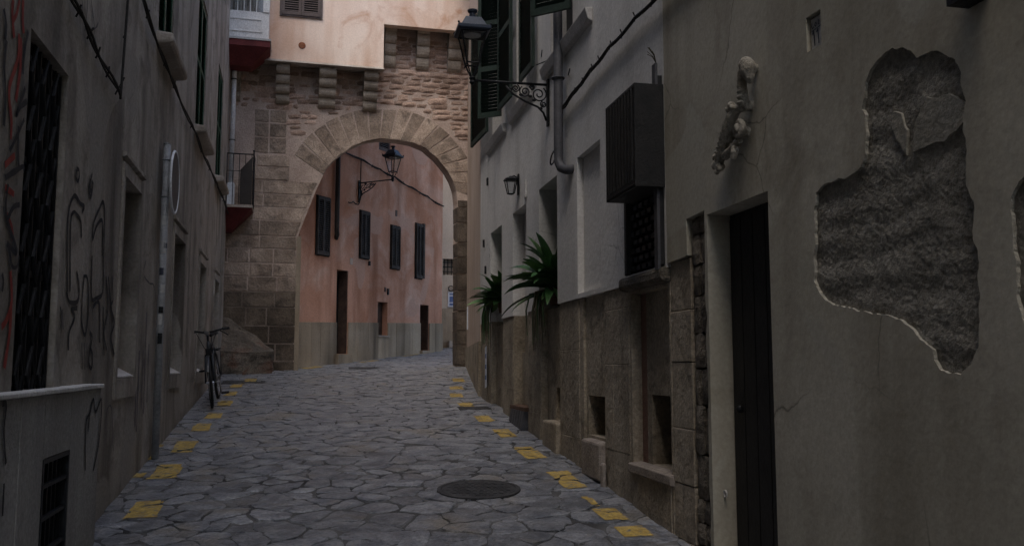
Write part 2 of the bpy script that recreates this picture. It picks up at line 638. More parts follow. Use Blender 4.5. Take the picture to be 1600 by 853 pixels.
def cables(name, label, pts, r, m='cable', ties=0, frame=None, strands=1, group=None, sag=0.0):
    """a cable run along a wall; pts (s,d,z) in a house frame"""
    P = [frame.w(*p) for p in pts]
    o0 = P[0].copy()
    mb = MB()
    fine = []
    for a, b in zip(P, P[1:]):
        for k in range(8):
            t = k / 8
            q = a.lerp(b, t)
            q.z -= sag * 4 * t * (1 - t) + .012 * noise.noise(q * 3)
            fine.append(q - o0)
    fine.append(P[-1] - o0)
    for s in range(strands):
        ph = s * 2.1
        mb.tube([(q.x + .008 * math.sin(k * .55 + ph) * (strands > 1), q.y, q.z + .011 * math.cos(k * .5 + ph) * (strands > 1)) for k, q in enumerate(fine)], r * rnd.uniform(.8, 1.1), 6)
    root = mb.build(name, m)
    root.location = o0
    tag(root, label, 'cable', group)
    if ties:
        for k in range(ties):
            q = fine[int((k + .5) * len(fine) / ties)]
            t = MB()
            t.tube([(q.x - .01, q.y - .01, q.z - .035), (q.x, q.y, q.z), (q.x + rnd.uniform(-.015, .015), q.y + .015, q.z + .045)], .006, 5)
            t.build('tie', m, root)
    return root

# ------------------------------------------------------------------ ground and paving
def make_ground():
    mb = MB()
    ys = [-150, -20, 40, 160]
    for y in ys:
        mb.vert(-160, y, gz(y) - .07)
        mb.vert(160, y, gz(y) - .07)
    for k in range(3):
        mb.face(2 * k, 2 * k + 1, 2 * k + 3, 2 * k + 2)
    tag(mb.build('ground', 'ground', fix=False), kind='structure')


make_ground()


def clip(poly, a, b, c):                        # keep a*x+b*y<=c
    out = []
    for k in range(len(poly)):
        p, q = poly[k], poly[(k + 1) % len(poly)]
        dp, dq = a * p[0] + b * p[1] - c, a * q[0] + b * q[1] - c
        if dp <= 0:
            out.append(p)
        if dp * dq < 0:
            t = dp / (dp - dq)
            out.append((p[0] + (q[0] - p[0]) * t, p[1] + (q[1] - p[1]) * t))
    return out


def lane_left(y):
    return -2.70 - .2456 * (y - 5.68) if y < 17.9 else -4.25 + .5 * (y - 17.9)


def lane_right(y):
    return 2.258 - .206 * y if y < 13.24 else (-.469 - .0893 * (y - 13.24) if y < 18.4 else 1.8)


ST = []                                         # (poly, z plane)
MANHOLES = [(-.263, 7.22, .33)]


def paving():
    root = empty('street_paving', (0, 8, gz(8)), kind='structure')
    bed = MB()
    b = [(-3, lambda y: y)]
    rows = [-4, 0, 5.68, 10, 13.24, 17.0, 17.9, 19, 22, 25, 29]
    for y in rows:
        bed.vert(lane_left(y) - .6, y - 8, gz(y) - .008 - gz(8))
        bed.vert(lane_right(y) + .6, y - 8, gz(y) - .008 - gz(8))
    for k in range(len(rows) - 1):
        bed.face(2 * k, 2 * k + 1, 2 * k + 3, 2 * k + 2)
    bed.build('joint_bed', 'paver_bed', root, fix=False)
    r = random.Random(21)
    g = .22
    seeds = {}
    j0, j1 = int(-1.5 / g) - 2, int(27 / g) + 3
    for j in range(j0, j1):
        y = j * g
        l, q = lane_left(y) - 1.1, lane_right(y) + 1.1
        for i in range(int(l / g) - 1, int(q / g) + 2):
            if r.random() < .14 + .75 * max(0, noise.noise(Vector((i * .31, j * .31, 4)))):
                continue
            seeds[i, j] = ((i + (.5 if j % 2 else 0) + r.uniform(-.45, .45)) * g, (j + r.uniform(-.45, .45)) * g)
    cells = []
    for (i, j), (x, y) in seeds.items():
        if not (lane_left(y) - .35 < x < lane_right(y) + .35) or y > 26.5:
            continue
        poly = [(x - 1, y - 1), (x + 1, y - 1), (x + 1, y + 1), (x - 1, y + 1)]
        for di in range(-3, 4):
            for dj in range(-3, 4):
                o = seeds.get((i + di, j + dj))
                if not o or (di == 0 and dj == 0):
                    continue
                nx, ny = o[0] - x, o[1] - y
                ww = .86                        # stones lie a little wider than deep
                nx2, ny2 = nx * ww, ny
                c = nx2 * (x + o[0]) / 2 + ny2 * (y + o[1]) / 2
                poly = clip(poly, nx2, ny2, c)
        if len(poly) >= 3:
            cells.append((x, y, poly))
    for mx, my, mr in MANHOLES:
        cells = [c for c in cells if math.hypot(c[0] - mx, c[1] - my) > .05]
    far = MB()

    def stone(mb, ox, oy, oz, x, y, poly, rr, gap):
        cx = sum(p[0] for p in poly) / len(poly)
        cy = sum(p[1] for p in poly) / len(poly)
        ring = []
        n = len(poly)
        for k in range(n):
            a, c = Vector(poly[k]), Vector(poly[(k + 1) % n])
            e = c - a
            if e.length < .02:
                continue
            m = max(2, int(e.length / .06))
            for t in range(m):
                q = a + e * (t / m)
                w = Vector((q.x * 9, q.y * 9, 0))       # neighbours share the same wander of the joint
                q = q + Vector((noise.noise(w), noise.noise(w + Vector((31, 7, 2))))) * .03
                if t == 0:
                    v = Vector((x, y)) - q
                    q += v.normalized() * rr.uniform(.004, .03)
                ring.append(q)
        tx, ty, h = rr.uniform(-.03, .03), rr.uniform(-.03, .03), rr.uniform(-.006, .005)

        def zz(q, dz):
            return gz(q.y) + h + tx * (q.x - cx) + ty * (q.y - cy) + dz - oz
        C = Vector((cx, cy))

        def ins(d, dz):
            out = []
            for q in ring:
                v = C - q
                L = v.length
                p = q + v * min(.45, d / max(L, .01))
                out.append(mb.vert(p.x - ox, p.y - oy, zz(p, dz)))
            return out
        A, B, D = ins(gap, -.03), ins(gap + .002, -.0015 - gap * .5), ins(gap + .015, 0)
        cc = mb.vert(cx - ox, cy - oy, zz(C, rr.uniform(-.002, .005)))
        n = len(ring)
        for k in range(n):
            k2 = (k + 1) % n
            mb.face(A[k], A[k2], B[k2], B[k])
            mb.face(B[k], B[k2], D[k2], D[k])
            mb.face(D[k], D[k2], cc)
        inner = []
        for q in ring:
            v = C - q
            p = q - v * (.002 / max(v.length, .01))
            inner.append((p.x, p.y))
        return inner, (lambda q: gz(q[1]) + h + tx * (q[0] - cx) + ty * (q[1] - cy))

    def key(c):                                 # how large the stone shows: nearest in view first
        x, y, _ = c
        vis = y > 4.9 and abs(x / max(y, .1)) < .62
        return (0 if vis else 1, y if vis else -y)
    cells.sort(key=key)
    for k, (x, y, poly) in enumerate(cells):
        rr = random.Random(k * 13 + 5)
        gap = rr.choice((0, 0, 0, 0, .001, .002, .004, .009))
        if abs(x + 1.3) < 1.0 and 6.2 < y < 8.6:
            gap += rr.choice((0, 0, .004, .010))
        if k < 300:
            mb = MB()
            inn, zf = stone(mb, x, y, gz(y), x, y, poly, rr, gap)
            o = mb.build('paving_stone', 'paver', root, fix=False)
            o.location = (x, y - 8, gz(y) - gz(8))
        else:
            inn, zf = stone(far, 0, 8, gz(8), x, y, poly, rr, gap)
        ST.append((inn, zf))
    far.build('distant_paving', 'paver', root, fix=False, kind='stuff')
    return root


STREET = paving()


def dashes():
    ls = [(-2.64, 6.59, .21, .50), (-3.0, 7.91, .22, .58), (-3.29, 9.13, .20, .62), (-3.56, 10.41, .19, .58), (-3.71, 11.28, .18, .5), (-3.97, 12.51, .18, .55),
          (-4.24, 13.63, .17, .5), (-4.48, 14.69, .18, .5), (-4.52, 15.6, .2, .5), (-4.0, 18.0, .22, .5), (-2.55, 5.45, .16, .3), (-2.93, 6.1, .14, .16), (-3.2, 7.75, .13, .2), (-3.46, 8.55, .14, .2), (-3.62, 9.15, .24, .13),
          (-3.1, 19.6, .12, .7), (-2.4, 21.3, .12, .7)]
    rs = [(.80, 6.02, .20, .26), (.69, 6.46, .17, .34), (.46, 7.6, .17, .66), (.17, 8.81, .19, .62), (-.08, 9.96, .20, .55), (-.34, 11.06, .20, .5), (-.62, 12.31, .2, .52),
          (-.83, 13.39, .19, .5), (-.89, 14.41, .2, .45), (-.93, 15.6, .2, .5), (.58, 6.85, .05, .3)]
    for k, (x, y, w, l) in enumerate(ls + rs):
        e = Vector((-.235, .972)) if y < 17 else Vector((.45, .89))
        if k >= len(ls):
            e = Vector((-.20, .98)) if y < 13 else Vector((-.09, .99))
        n = Vector((e.y, -e.x))
        rr = random.Random(k)
        mb = MB()
        for poly, zf in ST:
            if abs(poly[0][0] - x) > 1.4 or abs(poly[0][1] - y) > 1.4:
                continue
            q = poly
            j = lambda: rr.uniform(-.012, .012)
            for a, c in ((n, w / 2), (-n, w / 2), (e, l / 2), (-e, l / 2)):
                a = (a + Vector((j() * 3, j() * 3)))
                q = clip(q, a.x, a.y, a.x * x + a.y * y + c + j())
                if len(q) < 3:
                    break
            if len(q) < 3:
                continue
            ix = [mb.vert(px - 0, py - 8, zf((px, py)) + .0045 - gz(8)) for px, py in q]
            mb.face(*ix)
        if mb.f:
            mb.build('yellow_dash', 'yellow_paint', STREET, fix=False)


dashes()


def manhole(name, x, y, rx, label, rz=0.0, square=None):
    root = empty(name, (x, y, gz(y)), rz, label, 'manhole cover')
    root.rotation_euler = (math.atan(SLOPE), 0, rz)
    if square:
        w, l = square
        MB().box(-w / 2, w / 2, -l / 2, l / 2, -.03, .004).build('frame', 'manhole_iron', root, bevel=.003)
        for k in range(7):
            xx = -w / 2 + w * (k + .5) / 7
            MB().box(xx - w * .028, xx + w * .028, -l / 2 + .03, l / 2 - .03, .0042, .008).build('bar', 'manhole_iron', root)
    else:
        MB().lathe((0, 0, 0), [(rx, -.02), (rx, .012), (rx - .03, .014), (rx - .035, .008)], 40).build('frame', 'manhole_iron', root)
        lid = MB().lathe((0, 0, 0), [(rx - .04, -.01), (rx - .04, .011)], 40).build('lid', 'manhole_iron', root)
        st = MB()
        for i in range(-5, 6):
            for j in range(-5, 6):
                a, b = i * .052 + (.026 if j % 2 else 0), j * .052
                if math.hypot(a, b) < rx - .07:
                    st.box(a - .017, a + .017, b - .017, b + .017, .0112, .0155)
        st.build('stud', 'manhole_iron', lid, kind='stuff')
    return root


manhole('manhole_cover', -.263, 7.22, .33, 'round black iron manhole cover in the middle of the lane')
manhole('drain_grate', -2.87, 17.94, 0, 'dark drain grate in the paving just under the stone arch', .2, (.75, .42))
manhole('drain_cover', -4.55, 15.3, 0, 'dark rectangular cover in the paving at the foot of the buttress', .24, (.7, .5))
manhole('drain_cover', -.50, 12.02, 0, 'small dark drain cover beside a yellow dash near the right wall', .2, (.42, .3))

# ------------------------------------------------------------------ left house
L = Frame('plaster_house', 'long grey plaster house with graffiti and green shutters along the left side', 'house', (-2.701, 5.681), (-.2385, .9711), -1)
LW = [(1.05, 1.80), (4.05, 5.05), (6.86, 7.80), (9.40, 10.25)]
LU = [(2.42, 3.40), (5.72, 6.85), (8.88, 9.90)]


def left_house():
    reg = [(-1.5, -.74, 1.2, 3.235, -.065, 0)]
    for a, b in LW:
        reg += [(a - .07, b + .07, 1.35, 3.13, .018, 0), (a, b, 1.5, 3.03, -.26, 0)]
    for a, b in LU:
        reg.append((a, b, 4.66, 6.55, -.16, 0))
        reg.append((a - 0, b + 0, 7.9, 9.8, -.16, 0))
    grid_wall(L, -15, 11.6, -1.6, 10.2, [(-1.6, 0, 0)], reg, ['plaster_left'])
    mass(L, -15, 11.6, -1.6, 10.2, 6, 'plaster_left', .35)
    MB(L.p).box(-15, -.6, -6, -.03, 10.9, 14.5).build('shade_block', 'plaster_left', L.root)  # unseen block added above the roof to shade the near lane
    for a, b in LW:
        # sloping sill inside the opening, pane and drip moulding
        MB(L.p).hexa([(a + .003, -.25, 1.505), (a + .003, -.25, 1.66), (a + .003, .01, 1.505), (a + .003, .01, 1.515), (b - .003, -.25, 1.505), (b - .003, -.25, 1.66), (b - .003, .01, 1.505), (b - .003, .01, 1.515)]).build('sill', 'sill_pale', L.root)
        w = MB(L.p).box(a + .002, b - .002, -.255, -.225, 1.62, 3.028).build('window', 'shutter_grey', L.root)
        for k in range(2):
            q = a + .05 + (b - a - .1) * k / 2
            MB(L.p).box(q + .03, q + (b - a - .1) / 2 - .02, -.224, -.218, 1.72, 2.97).build('pane', 'black_void', w)
        MB(L.p).hexa([(a - .1, .0005, 3.16), (a - .1, .0005, 3.205), (a - .1, .034, 3.17), (a - .1, .034, 3.198), (b + .1, .0005, 3.16), (b + .1, .0005, 3.205), (b + .1, .034, 3.17), (b + .1, .034, 3.198)]).build('drip_moulding', 'plaster_left', L.root)
    for k, (a, b) in enumerate(LU):
        z = 4.66
        MB(L.p).hexa([(a - .10, -.15, z - .15), (a - .10, -.15, z + .012), (a - .10, .15, z - .11), (a - .10, .15, z - .015), (b + .1, -.15, z - .15), (b + .1, -.15, z + .012), (b + .1, .15, z - .11), (b + .1, .15, z - .015)]).build('sill', 'sill_stone', L.root, bevel=.03)
        w = (b - a) / 2
        for zz, hh in ((z + .02, 1.85), (7.92, 1.85)):
            leaf(L.root, L.p(a + .004, -.03, zz), 0, w - .006, hh, 'green_bright', 30, single=False, panes=2)
            leaf(L.root, L.p(b - w + .002, -.03, zz), 0, w - .006, hh, 'green_bright', 30, single=False, panes=2)
    # gate with a wavy iron grille
    g = MB(L.p).box(-1.498, -.742, -.0649, -.055, 1.2, 3.233).build('gate', 'black_void', L.root)
    for k in range(7):
        s = -1.45 + k * .105
        sg = 1 if k % 2 else -1
        pts = [(s + sg * .04 * (1 if z % 2 else -1), -.03 + .008 * sg, 1.25 + z * .15) for z in range(14)]
        MB(L.p).tube(pts, .011, 6).build('bar', 'iron', g)
        MB(L.p).box(s + .05, s + .062, -.05, -.03, 1.22, 3.22).build('upright', 'iron', g)
    for z in (1.5, 2.05, 2.6, 3.12):
        MB(L.p).box(-1.49, -.75, -.05, -.042, z, z + .035).build('rail', 'iron', g)
    # white pipe and box on the far corner
    MB(L.p).tube([(11.5, .07, 5.0), (11.52, .07, 10.1)], .045, 10).build('drainpipe', 'pipe_white', L.root, smooth=True, label='thin white pipe running up the far corner')
    for z in (5.9, 7.1, 8.4, 9.8):
        MB(L.p).torus(L.p(11.51, .07, z), (0, 0, 1), .052, .010, 14, 5).build('pipe_clamp', 'iron', L.root)
    MB(L.p).box(11.40, 11.60, .012, .14, 4.50, 5.05).build('junction_box', 'pipe_white', L.root, bevel=.01)


left_house()

GR = {
    'graf_black': [[(-.531, 2.024), (-.604, 2.371), (-.584, 2.508), (-.477, 2.595), (-.327, 2.576), (-.216, 2.574), (-.276, 2.529)], [(-.471, 2.029), (-.539, 2.41), (-.487, 2.494), (-.39, 2.495), (-.283, 2.465), (-.256, 2.375)],
                   [(-.555, 2.022), (-.47, 1.969), (-.28, 1.982), (-.243, 2.062), (-.332, 2.163)], [(-.271, 1.944), (-.411, 1.928), (-.325, 1.887), (-.445, 1.791), (-.442, 1.687)],
                   [(-.144, 2.15), (-.035, 2.144), (.033, 2.003), (.025, 1.873), (-.03, 1.79), (-.131, 1.865), (-.152, 2.022), (-.123, 2.152)],
                   [(.04, 2.416), (.07, 2.52), (.205, 2.627), (.33, 2.701), (.404, 2.607), (.429, 2.346), (.451, 2.102), (.256, 2.044), (.108, 2.042), (.065, 2.303)],
                   [(.058, 2.402), (.152, 2.507), (.3, 2.573), (.353, 2.529), (.379, 2.34)], [(.168, 1.979), (.302, 2.022), (.379, 1.975), (.429, 1.753)],
                   [(.114, 1.811), (.182, 1.78), (.15, 1.713), (.223, 1.665), (.211, 1.582), (.119, 1.614), (.135, 1.713)],
                   [(.492, 2.0), (.594, 1.669)], [(.53, 2.215), (.649, 2.01), (.558, 1.827), (.675, 1.705)], [(.617, 2.224), (.732, 2.051), (.859, 1.911)],
                   [(.744, 2.236), (.82, 2.076), (.74, 2.015), (.907, 1.914), (.81, 1.799), (.965, 1.673)], [(-.1, 2.771), (-.121, 2.702), (-.061, 2.664), (-.017, 2.738), (-.055, 2.772)],
                   [(-.474, 2.751), (-.475, 2.703), (-.421, 2.694), (-.394, 2.733), (-.418, 2.763), (-.469, 2.756)], [(-.055, 2.819), (-.102, 2.736), (-.062, 2.7), (-.01, 2.769)],
                   [(-1.944, 3.155), (-1.901, 3.099), (-1.904, 3.026)], [(-1.882, 3.034), (-1.891, 2.908), (-1.851, 2.797), (-1.85, 2.654)], [(-1.576, 3.19), (-1.618, 3.064), (-1.618, 2.965)],
                   [(-1.571, 2.914), (-1.684, 2.751), (-1.639, 2.796), (-1.534, 2.859)], [(-1.56, 2.763), (-1.679, 2.635), (-1.751, 2.565)], [(-1.792, 2.433), (-1.652, 2.493), (-1.536, 2.54), (-1.521, 2.521)],
                   [(-1.641, 2.709), (-1.635, 2.625), (-1.605, 2.525)], [(-1.745, 2.413), (-1.758, 2.282), (-1.601, 2.164), (-1.573, 2.12), (-1.714, 2.149)], [(-1.557, 2.352), (-1.651, 2.324), (-1.733, 2.251)],
                   [(-1.693, 2.14), (-1.62, 2.055), (-1.542, 2.063), (-1.521, 2.115)], [(-1.761, 2.006), (-1.737, 1.974), (-1.746, 1.927)]],
    'graf_thin': [[(-.104, 1.74), (-.054, 1.574)], [(-.034, 1.742), (.018, 1.574)], [(.039, 1.744), (.074, 1.582)], [(-.688, 1.925), (-.642, 1.871), (-.673, 1.797)], [(-.64, 1.914), (-.593, 1.801)],
                  [(-.547, 3.766), (-.503, 3.7), (-.427, 3.631)], [(-.407, 3.824), (-.413, 3.707), (-.441, 3.611)], [(-.32, 3.859), (-.193, 3.733), (-.132, 3.615)], [(-.367, 3.639), (-.16, 3.738), (-.092, 3.801)], [(-.677, 3.7), (-.579, 3.643)],
                  [(2.221, 2.517), (2.131, 2.388), (2.463, 2.339), (2.736, 2.342), (2.918, 2.207)], [(5.363, 2.901), (5.659, 2.765), (5.479, 2.552)], [(5.977, 3.001), (6.199, 2.76), (6.01, 2.509)], [(3.245, 2.678), (3.324, 2.236)],
                  [(.785, 1.042), (.766, 1.271), (.94, 1.286), (1.077, .97)]],
    'graf_red': [[(-1.813, 3.249), (-1.818, 3.184), (-1.772, 3.085)], [(-1.726, 3.285), (-1.754, 3.209), (-1.805, 3.152)], [(-1.673, 3.307), (-1.662, 3.212), (-1.636, 3.156)], [(-1.704, 3.131), (-1.699, 3.014), (-1.792, 2.867), (-1.794, 2.793)],
                 [(-1.673, 3.121), (-1.658, 2.985), (-1.696, 2.812)], [(-1.794, 2.793), (-1.744, 2.703), (-1.738, 2.621)], [(-1.802, 2.487), (-1.666, 2.564)], [(-1.779, 2.394), (-1.643, 2.385)], [(-1.737, 2.274), (-1.653, 2.229), (-1.623, 2.173)],
                 [(-1.634, 2.03), (-1.589, 1.892), (-1.65, 1.807), (-1.717, 1.769)], [(-1.597, 1.892), (-1.593, 1.751), (-1.646, 1.587)]],
    'graf_purple': [[(2.405, 2.071), (2.431, 1.73), (2.453, 1.172)], [(2.611, 1.795), (2.621, 1.264)], [(2.1, 1.724), (2.11, 1.38), (2.12, 1.038)], [(2.306, 1.728), (2.317, 1.218)], [(2.0, 1.385), (2.02, 1.083)],
                    [(5.655, 2.397), (5.747, 2.12)], [(6.173, 2.433), (6.337, 2.117)]],
}
WID = {'graf_black': .034, 'graf_thin': .02, 'graf_red': .042, 'graf_purple': .05}
NM = {'graf_black': 'black spray painted loops and letters', 'graf_thin': 'faint grey scrawled tags', 'graf_red': 'red spray painted strokes', 'graf_purple': 'faded purple paint runs'}
for k, strokes in GR.items():
    for i, s in enumerate(strokes):
        MB(L.p).ribbon(s, WID[k], .0035 + .0002 * i + {'graf_black': 0, 'graf_thin': .006, 'graf_red': .006, 'graf_purple': .002}[k] * .2).build('graffiti', k, L.root, fix=False, label=NM[k])

cables('wall_cable', 'long black cable running under the green shuttered windows on the left wall', [(1.0, .04, 4.56), (2.45, .05, 4.44), (3.4, .05, 4.44), (5.4, .05, 4.46), (6.9, .05, 4.46), (8.7, .05, 4.50), (10.3, .05, 4.50), (11.55, .05, 4.47)], .011, frame=L, strands=2, ties=9, sag=.02)
cables('wall_cable', 'sagging black cable slanting down above the dark gate at upper left', [(-3.2, .03, 3.92), (-.863, .03, 3.638), (-.272, .03, 3.589), (.613, .03, 3.52)], .010, frame=L, strands=2, ties=8)
cables('wall_cable', 'straight black cable dropping down the left wall to meet the slanting one', [(.62, .03, 3.5), (.66, .03, 3.75), (.73, .03, 4.288), (.86, .03, 6.0), (.9, .03, 8.5)], .011, frame=L, ties=4)


def parapet():
    F_ = Frame('low_wall', 'low pale concrete wall with a barred vent at bottom left', 'wall', L.w(-1.0, 0, 0)[:2], (-.2385, .9711), -1)
    p = F_.p
    js = [-3.1, -2.3, -1.5, -.69, -.28, .27, .505, 1.055]
    # vent s .27..-.28 around: slabs carry its opening
    for a, b in zip(js, js[1:]):
        if abs(a + .28) < 1e-6:
            MB(p).box(a + .002, b - .002, .004, .10, 1.14, 1.455).build('slab', 'concrete', F_.root, bevel=.004)
            MB(p).box(a + .002, b - .002, .004, .10, -.2, .45).build('slab', 'concrete', F_.root, bevel=.004)
        else:
            MB(p).box(a + .002, b - .002, .004, .10 + rnd.uniform(-.002, .002), -.2, 1.455).build('slab', 'concrete', F_.root, bevel=.004)
    for a, b in ((-3.1, -2.0), (-2.0, -1.1), (-1.1, -.35), (-.35, .4), (.4, 1.07)):
        MB(p).box(a + .002, b - .002, -.0, .115, 1.456, 1.482 + rnd.uniform(-.003, .003)).build('coping', 'concrete_top', F_.root, bevel=.006)
    v = MB(p).box(-.278, .268, .006, .03, .452, 1.138).build('vent', 'black_void', F_.root)
    fr = MB(p)
    fr.box(-.278, -.255, .03, .103, .452, 1.138).box(.245, .268, .03, .103, .452, 1.138).box(-.255, .245, .03, .102, 1.115, 1.138).box(-.255, .245, .03, .102, .452, .475)
    fr.build('frame', 'iron', v)
    for z in (.66, .83, .99):
        MB(p).box(-.255, .245, .07, .095, z, z + .018).build('bar', 'iron', v)
    for k in range(6):
        s = -.22 + k * .087
        MB(p).box(s, s + .016, .055, .069, .475, 1.115).build('bar', 'iron', v)
    for i, s in enumerate([[(-.332, .983), (-.373, 1.251), (-.275, 1.321), (-.2, 1.396), (-.116, 1.314), (.045, 1.382), (.035, 1.142), (-.102, .957)], [(-.275, 1.321), (-.312, 1.208)],
                           [(-1.996, 1.44), (-1.941, 1.431), (-1.952, 1.324), (-1.899, 1.184)], [(-1.911, 1.105), (-1.908, .97)]]):
        MB(p).ribbon([(a + 1.0, b) for a, b in s], .03, .1045 + .0004 * i).build('graffiti', 'graf_black', F_.root, fix=False, label='black spray painted stroke on the low wall')


parapet()


def road_sign():
    c = L.w(2.90, .055, 0)
    zb = gz(c.y)
    root = empty('traffic_sign', (c.x, c.y, zb), math.atan2(.9711, -.2385), 'round traffic sign seen edge on, on a grey steel pole against the left wall', 'traffic sign')
    MB().tube([(0, 0, -.05), (0, 0, 2.99)], .034, 14).build('pole', 'pole_steel', root, smooth=True)
    MB().lathe((0, 0, 2.99), [(.036, 0), (.036, .012), (.01, .02)], 14).build('cap', 'pole_steel', root)
    # the disc hangs parallel to the wall on the lane side of the pole
    d = MB()
    n = 32
    for y in (-.066, -.074):
        for j in range(n):
            t = 2 * PI * j / n
            d.vert(.08 + .30 * math.cos(t), y, 2.64 + .30 * math.sin(t))
    d.face(*range(n))
    d.face(*range(n, 2 * n))
    for j in range(n):
        d.face(j, (j + 1) % n, n + (j + 1) % n, n + j)
    o = d.build('sign_disc', 'pipe_grey', root)  # unlit look of the sign face put into its dark grey
    MB().torus((.08, -.070, 2.64), (0, 1, 0), .30, .012, 36, 6).build('rim', 'pipe_white', o, smooth=True)
    for z in (2.48, 2.84):
        MB().torus((0, 0, z), (0, 0, 1), .036, .008, 14, 5).build('clamp', 'pole_steel', root)
        MB().box(-.02, .02, -.066, -.03, z - .015, z + .015).build('bracket', 'pole_steel', root)
    for z, h, a, m in ((1.93, .12, 3.4, 'tile_white'), (1.72, .07, 3.0, 'tile_ink'), (1.36, .06, 3.3, 'iron'), (1.25, .10, 3.1, 'tile_white'), (1.07, .10, 3.3, 'iron'), (1.98, .05, 3.9, 'tile_ink'), (2.2, .09, 3.2, 'tile_white'), (1.55, .08, 3.6, 'tile_white')):
        s = MB()
        q = []
        for k in range(5):
            t = a - .6 + k * .3
            q.append((s.vert(math.cos(t) * .0352, math.sin(t) * .0352, z), s.vert(math.cos(t) * .0352, math.sin(t) * .0352, z + h)))
        for u, v in zip(q, q[1:]):
            s.face(u[0], v[0], v[1], u[1])
        s.build('sticker', m, root, fix=False)


road_sign()
# ------------------------------------------------------------------ arch house across the lane
A = Frame('arch_house', 'old stone house bridging the lane on a round arch, pale plastered bay above', 'house', (-4.294, 17.525), (.9701, .2425), -1)
INNER = [(.133, .9), (.071, 4.148), (.235, 4.62), (.406, 5.097), (.607, 5.56), (.83, 5.80), (1.08, 6.0), (1.352, 6.131), (1.65, 6.205), (2.016, 6.198), (2.31, 6.16), (2.573, 6.065), (2.83, 5.86), (3.045, 5.606), (3.16, 5.41), (3.236, 5.198), (3.265, 4.93), (3.285, .9)]
OUTER = [(-.054, 5.753), (.06, 5.95), (.198, 6.133), (.37, 6.31), (.568, 6.459), (.78, 6.59), (1.01, 6.688), (1.23, 6.75), (1.459, 6.799), (1.85, 6.841), (2.12, 6.83), (2.379, 6.783), (2.66, 6.67), (2.917, 6.507), (3.13, 6.33), (3.311, 6.137), (3.5, 5.85), (3.66, 5.45), (3.72, 5.0)]
SH = -.03                                       # the passage runs askew through the wall
DA = -.34


def at_len(poly, t):
    seg = [math.dist(a, b) for a, b in zip(poly, poly[1:])]
    x = t * sum(seg)
    for (a, b), l in zip(zip(poly, poly[1:]), seg):
        if x <= l:
            return (a[0] + (b[0] - a[0]) * x / l, a[1] + (b[1] - a[1]) * x / l)
        x -= l
    return poly[-1]


def inner_left(z):
    for a, b in zip(INNER, INNER[1:9]):
        if a[1] <= z <= b[1]:
            return a[0] + (b[0] - a[0]) * (z - a[1]) / (b[1] - a[1])
    return INNER[8][0]


def outer_top(s):
    if s < OUTER[0][0]:
        return -9
    for a, b in zip(OUTER, OUTER[1:]):
        if a[0] <= s <= b[0]:
            return a[1] + (b[1] - a[1]) * (s - a[0]) / (b[0] - a[0])
    return 5.0


